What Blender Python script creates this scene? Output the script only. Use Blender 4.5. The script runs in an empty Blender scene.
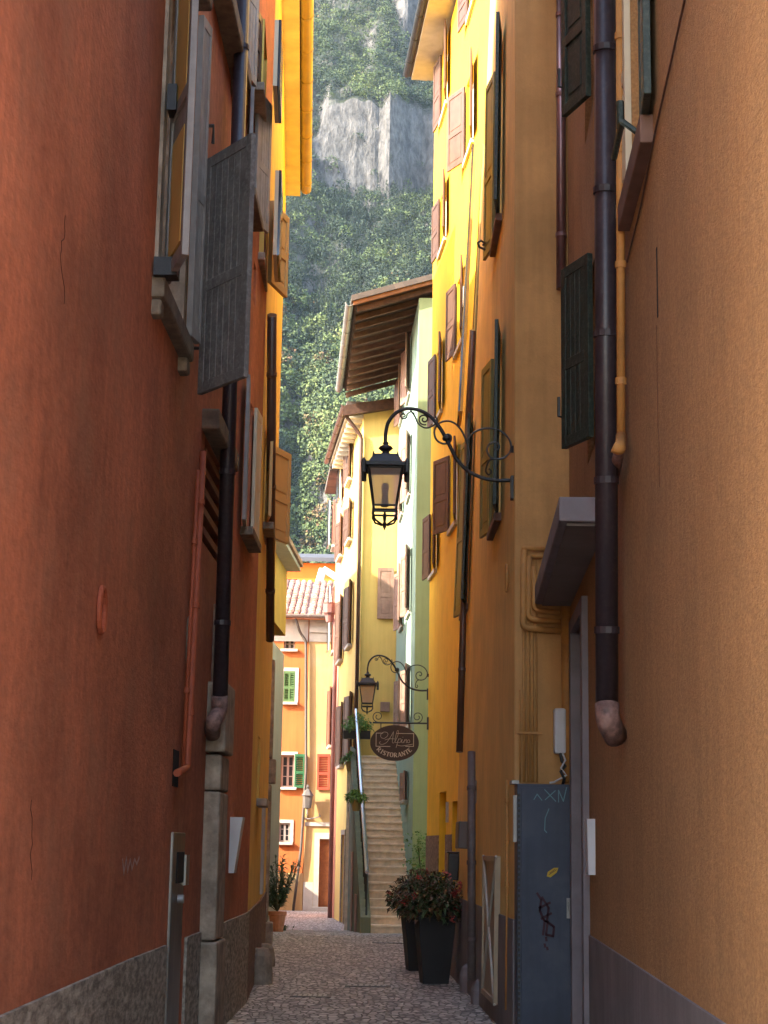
import bpy, math, random
import numpy as np
from mathutils import Vector as V, Matrix
random.seed(7)
rng = np.random.default_rng(11)
R = math.radians
SC = bpy.context.scene
COL = SC.collection

# ------------------------------------------------------------------ camera
FOC = 1700.0; PITCH = math.atan(338 / FOC); ROLL = R(.92); EYE = V((0, 0, 1.6))
cd = bpy.data.cameras.new('camera'); cam = bpy.data.objects.new('camera', cd); COL.objects.link(cam)
cd.sensor_fit = 'VERTICAL'; cd.sensor_height = 36; cd.lens = 36 * FOC / 1024
cd.clip_start = .1; cd.clip_end = 9000
c_, s_ = math.cos(PITCH), math.sin(PITCH)
R0 = V((1, 0, 0)); U0 = V((0, -s_, c_)); F0 = V((0, c_, s_))
AX = R0 * math.cos(ROLL) + U0 * math.sin(ROLL); AY = -R0 * math.sin(ROLL) + U0 * math.cos(ROLL)
cam.matrix_world = Matrix(((AX.x, AY.x, -F0.x, 0), (AX.y, AY.y, -F0.y, 0), (AX.z, AY.z, -F0.z, 1.6), (0, 0, 0, 1)))
SC.camera = cam

# ------------------------------------------------------------------ light
SUN_AZ = R(66); SUN_EL = R(32)            # sun stands behind the photographer's left shoulder
tosun = V((-math.sin(SUN_AZ) * math.cos(SUN_EL), -math.cos(SUN_AZ) * math.cos(SUN_EL), math.sin(SUN_EL)))
w = bpy.data.worlds.new('World'); SC.world = w; w.use_nodes = True
nt = w.node_tree; bg = nt.nodes['Background']
sky = nt.nodes.new('ShaderNodeTexSky'); sky.sky_type = 'NISHITA'; sky.sun_disc = False
sky.sun_elevation = SUN_EL; sky.sun_rotation = math.atan2(tosun.x, tosun.y)
sky.air_density = 1.0; sky.dust_density = 1.5
nt.links.new(sky.outputs[0], bg.inputs[0]); bg.inputs[1].default_value = .15
sl = bpy.data.lights.new('sun', 'SUN'); sl.energy = 2.0; sl.angle = R(.5); sl.color = (1, .93, .82)
so = bpy.data.objects.new('sun', sl); COL.objects.link(so)
so.rotation_euler = (-tosun).to_track_quat('-Z', 'Y').to_euler(); so.location = (0, 0, 60)
SC.view_settings.view_transform = 'Standard'; SC.view_settings.look = 'None'
SC.view_settings.exposure = 3.2; SC.view_settings.gamma = 1; SC.view_settings.use_curve_mapping = False
SC.view_settings.use_white_balance = True; SC.view_settings.white_balance_temperature = 7200; SC.view_settings.white_balance_tint = 10
SC.render.engine = 'CYCLES'; SC.cycles.max_bounces = 12; SC.cycles.diffuse_bounces = 8; SC.cycles.use_denoising = True
SC.cycles.volume_bounces = 0; SC.cycles.transparent_max_bounces = 12

# ------------------------------------------------------------------ picture point -> real plane (surveying the photograph)
def ray(px, py):
    return AX * ((px - 384) / FOC) + AY * ((512 - py) / FOC) + F0
def at(px, py, y):
    d = ray(px, py); return EYE + d * (y / d.y)
def project(P):
    d = P - EYE; F = d.dot(F0); return 384 + FOC * d.dot(AX) / F, 512 - FOC * d.dot(AY) / F
def ground_at(px, py, z=0):
    d = ray(px, py); return EYE + d * ((z - 1.6) / d.z)

# ------------------------------------------------------------------ materials
MATS = {}
def lin(c): return tuple((x / 12.92 if x <= .04045 else ((x + .055) / 1.055) ** 2.4) for x in c)
def mat(name, col, rough=.8, var=.12, vs=2.0, bump=0., bs=40., metal=0., streak=0., dirt=None, dirt_s=1.5, dirt_a=0., spec=.3, grain=0., patch=0., gst=1.):
    if name in MATS: return MATS[name]
    m = bpy.data.materials.new(name); m.use_nodes = True; n = m.node_tree.nodes; l = m.node_tree.links
    b = n['Principled BSDF']; b.inputs['Roughness'].default_value = rough; b.inputs['Metallic'].default_value = metal
    b.inputs['Specular IOR Level'].default_value = spec
    g = n.new('ShaderNodeNewGeometry').outputs['Position']
    def noise(scale, det=5, vec=g, rg=.55):
        t = n.new('ShaderNodeTexNoise'); t.inputs['Scale'].default_value = scale; t.inputs['Detail'].default_value = det
        t.inputs['Roughness'].default_value = rg; l.new(vec, t.inputs['Vector']); return t.outputs['Fac']
    def ramp(src, a, b_, p0=.35, p1=.65):
        r = n.new('ShaderNodeMapRange'); r.inputs[1].default_value = p0; r.inputs[2].default_value = p1
        r.inputs[3].default_value = a; r.inputs[4].default_value = b_; l.new(src, r.inputs[0]); return r.outputs[0]
    def mul(a, b_):
        x = n.new('ShaderNodeMath'); x.operation = 'MULTIPLY'; l.new(a, x.inputs[0]); l.new(b_, x.inputs[1]); return x.outputs[0]
    f = ramp(noise(vs), 1 - var, 1 + var)
    if patch:      # hard edged repairs and rubbed areas, thin scratches
        f = mul(f, ramp(noise(.8, 9, g, .72), 1 - patch, 1 + patch * .7, .46, .54)); f = mul(f, ramp(noise(9, 7, g, .75), 1 - patch * .7, 1 + patch * .5, .38, .62))
    gm = n.new('ShaderNodeMapping'); gm.inputs['Scale'].default_value = (1, 1 / gst, 1); l.new(g, gm.inputs[0]); gg = gm.outputs[0]
    if grain: f = mul(f, ramp(noise(bs * .6, 2, gg), 1 - grain, 1 + grain))
    if streak:
        mp = n.new('ShaderNodeMapping'); mp.inputs['Scale'].default_value = (7, 7, .45); l.new(g, mp.inputs[0])
        f = mul(f, ramp(noise(1.6, 6, mp.outputs[0], .6), 1 - streak, 1 + streak * .6, .3, .7))
    vm = n.new('ShaderNodeVectorMath'); vm.operation = 'SCALE'; vm.inputs[0].default_value = col[:3]; l.new(f, vm.inputs['Scale'])
    out = vm.outputs[0]
    if dirt:
        mx = n.new('ShaderNodeMix'); mx.data_type = 'RGBA'; l.new(out, mx.inputs[6]); mx.inputs[7].default_value = (*dirt, 1)
        l.new(ramp(noise(dirt_s, 8, g, .65), 0, dirt_a, .48, .72), mx.inputs[0]); out = mx.outputs[2]
    l.new(out, b.inputs['Base Color'])
    if bump:
        bp = n.new('ShaderNodeBump'); bp.inputs['Strength'].default_value = bump; bp.inputs['Distance'].default_value = .01
        l.new(noise(bs, 5, gg, .65), bp.inputs['Height']); l.new(bp.outputs[0], b.inputs['Normal'])
    MATS[name] = m; return m

RED = mat('red_render', (.43, .14, .07), .9, .22, .55, .7, 30, streak=.13, dirt=(.36, .17, .10), dirt_s=1.3, dirt_a=.5, patch=.10, gst=2, grain=.10)
GREYPLINTH = mat('roughcast_grey', (.30, .265, .215), .95, .12, 2, 1., 40, grain=.4, gst=3)
YEL_L = mat('yellow_left', (.72, .50, .13), .9, .1, 1.5, .2, 40, streak=.1)
YEL_HI = mat('yellow_jetty', (.60, .36, .09), .9, .08, 1.5, .2, 40, streak=.08)
WHITEWALL = mat('pale_wall', (.55, .53, .49), .9, .08, 1, .2, 30)
ROUGH_OR = mat('roughcast_orange', (.39, .205, .085), .95, .08, 1.1, .9, 95, grain=.16, gst=2, patch=.05, streak=.1, dirt=(.33, .15, .05), dirt_s=1.1, dirt_a=.4)
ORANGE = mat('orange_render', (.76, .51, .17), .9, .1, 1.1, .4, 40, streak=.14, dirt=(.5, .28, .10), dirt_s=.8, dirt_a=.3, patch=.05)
ORANGE_S = mat('orange_render_darkened', (.52, .27, .10), .9, .1, 1.1, .4, 40, streak=.12, patch=.06)  # darker copy of ORANGE, offsetting the stronger light on the side face
YELLOW = mat('yellow_render', (.80, .46, .035), .9, .06, 1.3, .3, 40, streak=.12, patch=.03)
LILAC = mat('lilac_plinth', (.19, .165, .165), .92, .14, 2, .4, 45, streak=.12)
BROWNPL = mat('brown_roughcast', (.21, .14, .11), .95, .15, 4, .9, 34, grain=.4)
GREEN = mat('pale_green_render', (.26, .37, .31), .9, .07, 1.3, .2, 40, streak=.1)
YEL_Y = mat('lemon_render', (.66, .46, .15), .9, .06, 1.3, .2, 40, streak=.07)
PINK = mat('pink_render', (.52, .21, .14), .9, .08, 1.3, .2, 40)
CREAM = mat('cream_render', (.48, .325, .14), .9, .07, .7, .2, 30, streak=.1, dirt=(.46, .38, .25), dirt_s=.7, dirt_a=.5)
ORA_E = mat('bright_orange_render', (.42, .13, .04), .9, .08, .8, .2, 30, streak=.12)
ORA_B = mat('vivid_orange_render', (.75, .17, .03), .9, .04, .8)
STONE = mat('stone', (.36, .285, .215), .9, .2, 6, 1., 25, streak=.2, dirt=(.15, .11, .08), dirt_s=5, dirt_a=.75, patch=.15)
STONE_D = mat('weathered_stone', (.20, .155, .11), .92, .25, 8, .9, 22, dirt=(.09, .07, .05), dirt_s=7, dirt_a=.7)
PALE = mat('pale_stone', (.44, .405, .35), .85, .08, 5, .3, 30)
STEPM = mat('step_stone', (.80, .64, .48), .85, .12, 6, .35, 30, streak=.06, dirt=(.42, .33, .24), dirt_s=5, dirt_a=.5)
LILSTONE = mat('lilac_stone', (.22, .19, .20), .85, .12, 4, .3, 30)
PORPH = mat('brown_stone_sill', (.17, .095, .07), .85, .15, 6, .4, 30)
SH_GREY = mat('grey_shutter_paint', (.15, .135, .125), .65, .18, 8, .3, 60, streak=.25, dirt=(.33, .32, .30), dirt_s=28, dirt_a=.55)
SH_GREY2 = mat('light_grey_shutter_paint', (.30, .28, .26), .6, .12, 8, .2, 60, streak=.2)
SH_BEIGE = mat('beige_shutter_paint', (.58, .39, .17), .6, .06, 4)
SH_GREEN = mat('dark_green_shutter_paint', (.022, .034, .026), .45, .2, 6, .25, 60, streak=.2, dirt=(.13, .14, .11), dirt_s=34, dirt_a=.45)
OLIVE_REFL_DOOR = mat('olive_reflection_and_door_paint', (.16, .14, .05), .4, .12, 6)  # wall reflection painted into green shutter leaves; also the olive door paint
SH_BROWN = mat('brown_shutter_paint', (.105, .055, .036), .5, .15, 6, streak=.1)
SH_ROSE = mat('faded_brown_shutter_paint', (.30, .18, .14), .6, .15, 6, streak=.1)
SH_BRIGHT = mat('bright_green_shutter_paint', (.025, .115, .05), .5, .08, 4)
SH_SAGE = mat('sage_shutter_paint', (.08, .15, .055), .5, .08, 4)
SH_RED = mat('red_shutter_paint', (.38, .07, .04), .5, .08, 4)
CREAMW = mat('cream_window_paint', (.62, .52, .36), .5, .06, 5)
OCHREW = mat('ochre_window_paint', (.60, .36, .08), .5, .1, 5)
WHITEP = mat('white_paint', (.72, .71, .68), .5, .05, 5)
GLASS = mat('window_glass', (.03, .035, .04), .08, .1, 3, spec=.8)
IRON = mat('black_iron', (.018, .017, .018), .45, .2, 10, .3, 60, spec=.5)
BRNPIPE = mat('brown_painted_pipe', (.085, .042, .03), .35, .15, 5, spec=.5)
BLKPIPE = mat('dark_painted_pipe', (.028, .018, .022), .42, .2, 5, spec=.5, dirt=(.12, .09, .08), dirt_s=30, dirt_a=.25)
REDPIPE = mat('red_painted_pipe', (.34, .075, .032), .6, .12, 5)
ORPIPE = mat('orange_painted_pipe', (.47, .215, .06), .6, .1, 4, dirt=(.25, .13, .06), dirt_s=12, dirt_a=.5)
LILPIPE = mat('lilac_metal_pipe', (.22, .13, .13), .3, .15, 4, metal=.6, spec=.5)
ELBOW = mat('scraped_elbow_paint', (.26, .15, .125), .5, .3, 18, .6, 40, dirt=(.05, .03, .028), dirt_s=14, dirt_a=.9)
STEEL = mat('brushed_steel', (.26, .25, .23), .38, .15, 3, metal=.8, streak=.25)
ZINC = mat('zinc', (.30, .29, .28), .45, .12, 4, metal=.5)
NAVY = mat('navy_cabinet_paint', (.052, .064, .095), .5, .1, 3, .1, 60, streak=.16, dirt=(.09, .10, .12), dirt_s=3, dirt_a=.5)
WHITEPL = mat('white_plastic', (.62, .62, .64), .45, .05, 4)
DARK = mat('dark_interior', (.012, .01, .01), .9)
WOOD = mat('dark_roof_timber', (.06, .028, .018), .8, .25, 8, .3, 40)
WOOD_L = mat('fascia_timber', (.34, .145, .07), .7, .15, 8)
DOORW = mat('brown_door_wood', (.28, .105, .045), .6, .15, 7)
TERRA = mat('terracotta', (.42, .16, .075), .85, .15, 8, .2, 40)
POTM = mat('anthracite_planter', (.030, .026, .026), .6, .12, 3, .1, 60)
SIGNM = mat('dark_brown_sign', (.055, .032, .022), .45, .06, 5)
CREAMT = mat('cream_lettering', (.62, .55, .45), .6, .03, 5)
SOIL = mat('soil', (.04, .028, .02), .95)
CHROME = mat('handrail_steel', (.55, .57, .60), .25, .05, 3, metal=.9)
LAMPG = None
def lampglass():
    m = bpy.data.materials.new('frosted_lantern_glass'); m.use_nodes = True; n = m.node_tree.nodes; l = m.node_tree.links
    n.remove(n['Principled BSDF']); o = n['Material Output']
    t = n.new('ShaderNodeBsdfTransparent'); t.inputs[0].default_value = (.96, .92, .86, 1)
    d = n.new('ShaderNodeBsdfTranslucent'); d.inputs[0].default_value = (.75, .60, .45, 1)
    e = n.new('ShaderNodeBsdfDiffuse'); e.inputs[0].default_value = (.78, .64, .54, 1)
    m1 = n.new('ShaderNodeMixShader'); m1.inputs[0].default_value = .5; l.new(d.outputs[0], m1.inputs[1]); l.new(e.outputs[0], m1.inputs[2])
    m2 = n.new('ShaderNodeMixShader'); m2.inputs[0].default_value = .62; l.new(t.outputs[0], m2.inputs[1]); l.new(m1.outputs[0], m2.inputs[2])
    l.new(m2.outputs[0], o.inputs[0]); return m
LAMPG = lampglass()

# roof tiles: wave of half-round tiles
def tilemat(name, c1, c2, axis='X', sc=4.2):
    m = bpy.data.materials.new(name); m.use_nodes = True; n = m.node_tree.nodes; l = m.node_tree.links; b = n['Principled BSDF']
    g = n.new('ShaderNodeNewGeometry').outputs['Position']
    t = n.new('ShaderNodeTexVoronoi'); t.inputs['Scale'].default_value = 3.4; l.new(g, t.inputs['Vector'])
    r = n.new('ShaderNodeValToRGB'); r.color_ramp.elements[0].color = (*c1, 1); r.color_ramp.elements[1].color = (*c2, 1)
    l.new(t.outputs['Color'], r.inputs[0]); l.new(r.outputs[0], b.inputs['Base Color']); b.inputs['Roughness'].default_value = .85
    return m
TILE = tilemat('clay_tiles', (.24, .105, .065), (.42, .26, .20))
TILE_D = tilemat('weathered_tiles', (.055, .045, .04), (.12, .09, .075))

# ------------------------------------------------------------------ object helpers
def tag(o, label=None, cat=None, group=None, kind=None):
    if label: o['label'] = label
    if cat: o['category'] = cat
    if group: o['group'] = group
    if kind: o['kind'] = kind
    return o
def empty(name, loc, label, cat, group=None):
    o = bpy.data.objects.new(name, None); COL.objects.link(o); o.location = loc; o.empty_display_size = .2
    return tag(o, label, cat, group)
class MB:
    def __init__(s): s.v = []; s.f = []
    def quad(s, a, b, c, d):
        i = len(s.v); s.v += [tuple(a), tuple(b), tuple(c), tuple(d)]; s.f.append((i, i + 1, i + 2, i + 3))
    def poly(s, pts):
        i = len(s.v); s.v += [tuple(p) for p in pts]; s.f.append(tuple(range(i, i + len(pts))))
    def hexa(s, p):   # p: 8 points, bottom 4 then top 4
        i = len(s.v); s.v += [tuple(q) for q in p]
        for f in ((0, 3, 2, 1), (4, 5, 6, 7), (0, 1, 5, 4), (1, 2, 6, 5), (2, 3, 7, 6), (3, 0, 4, 7)): s.f.append(tuple(i + k for k in f))
        return s
    def box(s, o, a, b, c, lo, hi):
        P = lambda i, j, k: o + a * i + b * j + c * k
        (x0, y0, z0), (x1, y1, z1) = lo, hi
        return s.hexa([P(x0, y0, z0), P(x1, y0, z0), P(x1, y1, z0), P(x0, y1, z0), P(x0, y0, z1), P(x1, y0, z1), P(x1, y1, z1), P(x0, y1, z1)])
    def abox(s, lo, hi): return s.box(V((0, 0, 0)), V((1, 0, 0)), V((0, 1, 0)), V((0, 0, 1)), lo, hi)
    def tube(s, pts, r, seg=8, cap=True):
        pts = [V(p) for p in pts]; n = len(pts); rs = r if isinstance(r, (list, tuple)) else [r] * n
        ref = None; base = len(s.v)
        for i, p in enumerate(pts):
            t = ((pts[min(i + 1, n - 1)] - pts[max(i - 1, 0)]) or V((0, 0, 1))).normalized()
            if ref is None: ref = V((1, 0, 0)) if abs(t.x) < .8 else V((0, 1, 0))
            x = (ref - t * ref.dot(t)).normalized(); ref = x; y = t.cross(x)
            for k in range(seg):
                a = 2 * math.pi * k / seg; s.v.append(tuple(p + (x * math.cos(a) + y * math.sin(a)) * rs[i]))
        for i in range(n - 1):
            for k in range(seg):
                a = base + i * seg + k; b = base + i * seg + (k + 1) % seg; s.f.append((a, b, b + seg, a + seg))
        if cap:
            s.f.append(tuple(base + k for k in range(seg))[::-1]); s.f.append(tuple(base + (n - 1) * seg + k for k in range(seg)))
        return s
    def lathe(s, c, prof, seg=16, rot=0, sx=1, sy=1):
        base = len(s.v); c = V(c)
        for (r, z) in prof:
            for k in range(seg):
                a = rot + 2 * math.pi * k / seg; s.v.append((c.x + r * math.cos(a) * sx, c.y + r * math.sin(a) * sy, c.z + z))
        for i in range(len(prof) - 1):
            for k in range(seg):
                a = base + i * seg + k; b = base + i * seg + (k + 1) % seg; s.f.append((a, b, b + seg, a + seg))
        s.f.append(tuple(base + k for k in range(seg))[::-1]); s.f.append(tuple(base + (len(prof) - 1) * seg + k for k in range(seg)))
        return s
    def build(s, name, m, parent=None, label=None, smooth=False, bevel=0):
        me = bpy.data.meshes.new(name); me.from_pydata(s.v, [], s.f); me.update()
        if smooth: me.polygons.foreach_set('use_smooth', [True] * len(me.polygons))
        me.materials.append(m); o = bpy.data.objects.new(name, me); COL.objects.link(o)
        if parent is not None:
            o.parent = parent; bpy_par(o, parent)
        if label: o['label'] = label
        if bevel:
            bv = o.modifiers.new('bevel', 'BEVEL'); bv.width = bevel; bv.segments = 2; bv.limit_method = 'ANGLE'
        return o
def wloc(p):
    v = V((0, 0, 0))
    while p is not None: v += p.location; p = p.parent
    return v
def bpy_par(o, parent): o.location = -wloc(parent)      # meshes are written in world coordinates
def kids(o): return [c for c in ALLKIDS(o)]
def ALLKIDS(o): return [c for c in bpy.data.objects if c.parent == o]
def copy_tree(o, parent=None):
    c = o.copy(); COL.objects.link(c)
    if parent is not None: c.parent = parent
    for ch in ALLKIDS(o): copy_tree(ch, c)
    return c
ZUP = V((0, 0, 1))

# ------------------------------------------------------------------ walls
class Wall:
    def __init__(s, pts, side, ztop, zbot=-.6, back=None):
        s.p = [(V((q[0], q[1], 0)), (q[2] if len(q) > 2 else 0.)) for q in pts]
        s.side = side; s.ztop = ztop; s.zbot = zbot; s.back = back; s.open = []
        s.S = [0]
        for i in range(1, len(s.p)): s.S.append(s.S[-1] + (s.p[i][0] - s.p[i - 1][0]).length)
    def seg(s, t):
        for i in range(len(s.S) - 1):
            if t <= s.S[i + 1] or i == len(s.S) - 2: return i
    def P(s, t, z, off=0.):
        i = s.seg(t); k = (t - s.S[i]) / (s.S[i + 1] - s.S[i]); (a, ba), (b, bb) = s.p[i], s.p[i + 1]
        q = a.lerp(b, k); q = V((q.x + (ba + (bb - ba) * k) * z, q.y, z))
        return q + s.n(t) * off if off else q
    def u(s, t):
        i = s.seg(t); return (s.p[i + 1][0] - s.p[i][0]).normalized()
    def n(s, t):
        u = s.u(t); return V((u.y, -u.x, 0)) if s.side == 'L' else V((-u.y, u.x, 0))
    def frame(s, t, z):
        i = s.seg(t); k = (t - s.S[i]) / (s.S[i + 1] - s.S[i]); b = s.p[i][1] + (s.p[i + 1][1] - s.p[i][1]) * k
        w_ = V((b, 0, 1)).normalized(); u = (s.P(min(t + .05, s.S[-1]), z) - s.P(max(t - .05, 0), z)); u.z = 0; u.normalize()
        n = (u.cross(w_) if s.side == 'L' else w_.cross(u)).normalized()
        return s.P(t, z), u, n, w_
    def hit(s, px, py):
        d = ray(px, py); z = 1.6; best = None
        for _ in range(8):
            best = None
            for i in range(len(s.p) - 1):
                (a, ba), (b, bb) = s.p[i], s.p[i + 1]
                a = V((a.x + ba * z, a.y)); b = V((b.x + bb * z, b.y)); e = b - a
                det = -d.x * e.y + e.x * d.y
                if abs(det) < 1e-9: continue
                t = (-a.x * e.y + e.x * a.y) / det; k = ((a.y - 0) * d.x - a.x * d.y) / (e.x * d.y - e.y * d.x)
                if t <= 0: continue
                miss = max(0, -k, k - 1)
                if best is None or miss < best[0] - 1e-6: best = (miss, s.S[i] + k * (s.S[i + 1] - s.S[i]), t)
            z = 1.6 + d.z * best[2]
        return best[1], z
    def build(s, name, m, parent):
        mb = MB(); L = s.S[-1]
        ss = sorted({0, L, *s.S, *[min(max(q, 0), L) for o in s.open for q in o[:2]]}); zz = sorted({s.zbot, s.ztop, *[q for o in s.open for q in o[2:4]], *[q for q in np.arange(1, s.ztop, 2.) if q > s.zbot]})
        for i in range(len(ss) - 1):
            for j in range(len(zz) - 1):
                a, b, c, d = ss[i], ss[i + 1], zz[j], zz[j + 1]
                if b - a < 1e-5 or d - c < 1e-5: continue
                m_, n_ = (a + b) / 2, (c + d) / 2
                if any(o[0] < m_ < o[1] and o[2] < n_ < o[3] for o in s.open): continue
                mb.quad(s.P(a, c), s.P(b, c), s.P(b, d), s.P(a, d))
        for (a, b, c, d, dep) in s.open:
            n = s.n((a + b) / 2) * -dep
            q = [s.P(a, c), s.P(b, c), s.P(b, d), s.P(a, d)]
            for k in range(4): mb.quad(q[k], q[(k + 1) % 4], q[(k + 1) % 4] + n, q[k] + n)
        if s.back:
            bk = V((*s.back, 0))
            for t in (0, L):
                for j in range(len(zz) - 1):
                    mb.quad(s.P(t, zz[j]), s.P(t, zz[j + 1]), s.P(t, zz[j + 1]) + bk, s.P(t, zz[j]) + bk)
            for i in range(len(ss) - 1):
                mb.quad(s.P(ss[i], s.zbot) + bk, s.P(ss[i + 1], s.zbot) + bk, s.P(ss[i + 1], s.ztop) + bk, s.P(ss[i], s.ztop) + bk)
                mb.quad(s.P(ss[i], s.ztop), s.P(ss[i + 1], s.ztop), s.P(ss[i + 1], s.ztop) + bk, s.P(ss[i], s.ztop) + bk)
        return mb.build(name, m, parent)
    def strip(s, mb, a, b, z0, z1, off, inn=-.03):       # a slab following the wall between a and b
        ss = sorted({a, b, *[q for q in s.S if a < q < b]})
        for i in range(len(ss) - 1):
            x, y = ss[i], ss[i + 1]; n = s.n((x + y) / 2); e = 1e-4
            mb.hexa([s.P(x + e, z0) + n * inn, s.P(y - e, z0) + n * inn, s.P(y - e, z0) + n * off, s.P(x + e, z0) + n * off,
                     s.P(x + e, z1) + n * inn, s.P(y - e, z1) + n * inn, s.P(y - e, z1) + n * off, s.P(x + e, z1) + n * off])
        return mb
    def px(s, px_, py_, off=0.):                        # real point on the wall seen at this picture point
        qx, qy = px_, py_
        for _ in range(5):
            t, z = s.hit(qx, qy); P_ = s.P(t, z, off); ex, ey = project(P_); qx += px_ - ex; qy += py_ - ey
        return P_

def leaf(parent, hinge, d, z0, z1, width, m, style='panel', thick=.036, up=ZUP, name='shutter', label=None):
    """one shutter leaf: hinge point (plan), direction d (unit, plan)"""
    o = V((hinge.x, hinge.y, hinge.z)); a = d.normalized(); t = a.cross(up).normalized(); mb = MB(); H = z1 - z0; W = width; h = thick / 2
    def bx(x0, x1, c0, c1, k=1.): mb.box(o, a, t, up, (x0, -h * k, c0), (x1, h * k, c1))
    st = min(.07, W * .16); r = .085
    bx(0, st, 0, H); bx(W - st, W, 0, H); bx(st, W - st, 0, r); bx(st, W - st, H - r, H); bx(st, W - st, H * .42, H * .42 + r)
    if style == 'louver':
        for lo, hi in ((r, H * .42), (H * .42 + r, H - r)):
            n = max(4, int((hi - lo) / .055))
            for i in range(n):
                c = lo + (i + .5) * (hi - lo) / n
                p = lambda x, y_, z_: o + a * x + t * y_ + up * z_
                mb.hexa([p(st, -h * .7, c - .022), p(W - st, -h * .7, c - .022), p(W - st, h * .7, c + .010), p(st, h * .7, c + .010),
                         p(st, -h * .7, c - .012), p(W - st, -h * .7, c - .012), p(W - st, h * .7, c + .020), p(st, h * .7, c + .020)])
    elif style == 'plank':
        n = max(3, int(W / .09)); 
        for i in range(n): mb.box(o, a, t, up, (st + (W - 2 * st) * i / n + .002, -h * .75, r), (st + (W - 2 * st) * (i + 1) / n - .002, h * .75, H - r))
    else:
        bx(st, W - st, r, H * .42, .35); bx(st, W - st, H * .42 + r, H - r, .35)
        for lo, hi in ((r, H * .42), (H * .42 + r, H - r)): bx(st + .04, W - st - .04, lo + .05, hi - .05, .7)
    sh = mb.build(name, m, parent, label, bevel=.004)
    ir = MB()
    for c in (H * .16, H * .84): ir.box(o, a, t, up, (-.02, -h - .006, c), (W * .45, -h + .001, c + .028)); ir.box(o, a, t, up, (-.02, h - .001, c), (W * .45, h + .006, c + .028))
    ir.build('strap_hinge', IRON, sh) if False else None
    return sh

def window(bld, wall, s, w_, z0, z1, frame=CREAMW, lm=None, offn=10, offf=10, sill=STONE, style='panel', depth=.15, lw=None, near=True, far=True,
           sd=.13, surround=None, cut=True, detail=True, lf=None, label=None):
    if cut: wall.open.append((s - w_ / 2, s + w_ / 2, z0, z1, depth + .03))
    _, u, n, up = wall.frame(s, (z0 + z1) / 2); c = wall.P(s, z0); H = z1 - z0
    mb = MB(); f = .055; b0 = -depth; b1 = -depth + .05; hw = w_ / 2 - .003
    def bx(m_, x0, x1, y0, y1, c0, c1): m_.box(c, u, n, up, (x0, y0, c0), (x1, y1, c1))
    bx(mb, -hw, -hw + f, b0, b1, .003, H - .003); bx(mb, hw - f, hw, b0, b1, .003, H - .003); bx(mb, -hw + f, hw - f, b0, b1, .003, f); bx(mb, -hw + f, hw - f, b0, b1, H - f, H - .003)
    bx(mb, -.035, .035, b0, b1 + .004, f, H - f)
    for k in (.33, .66): bx(mb, -hw + f, -.035, b0 + .01, b1 - .01, H * k, H * k + .025); bx(mb, .035, hw - f, b0 + .01, b1 - .01, H * k, H * k + .025)
    wo = mb.build('window', frame, bld, label)
    g = MB(); bx(g, -w_ / 2 + .001, w_ / 2 - .001, b0 - .02, b0 + .008, .002, H - .002); g.build('pane', GLASS, wo)
    if sill:
        m2 = MB(); bx(m2, -w_ / 2 - .10, w_ / 2 + .10, -.02, sd, -.09, .0 - .002); m2.build('sill', sill, wo, bevel=.01)
    if surround:
        m3 = MB(); t = .11
        bx(m3, -w_ / 2 - t, -w_ / 2 - .002, -.01, .025, -.0, H + t); bx(m3, w_ / 2 + .002, w_ / 2 + t, -.01, .025, -.0, H + t); bx(m3, -w_ / 2 - .002, w_ / 2 + .002, -.01, .025, H + .002, H + t)
        m3.build('surround', surround, wo)
    if lm:
        lw = lw or w_ / 2
        if near:
            a = R(offn); d = -u * math.cos(a) + n * math.sin(a); leaf(wo, c - u * (w_ / 2) + n * .035, d, z0, z1, lw, lm, style, up=up)
        if far:
            a = R(offf); d = u * math.cos(a) + n * math.sin(a); leaf(wo, c + u * (w_ / 2) + n * .035, d, z0, z1, lw, lf or lm, style, up=up)
    return wo
def winpx(bld, wall, pxn, pxf, yt, yb, **k):
    """opening between picture columns pxn (near) and pxf (far); yt, yb read at the middle column"""
    pm = (pxn + pxf) / 2; s, zt = wall.hit(pm, yt); _, zb = wall.hit(pm, yb)
    ym = (yt + yb) / 2; s0, _ = wall.hit(pxn, ym); s1, _ = wall.hit(pxf, ym)
    w_ = k.pop('w', None) or abs(s1 - s0); s = k.pop('s', (s0 + s1) / 2)
    return window(bld, wall, s, w_, zb, zt, **k)

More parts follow.
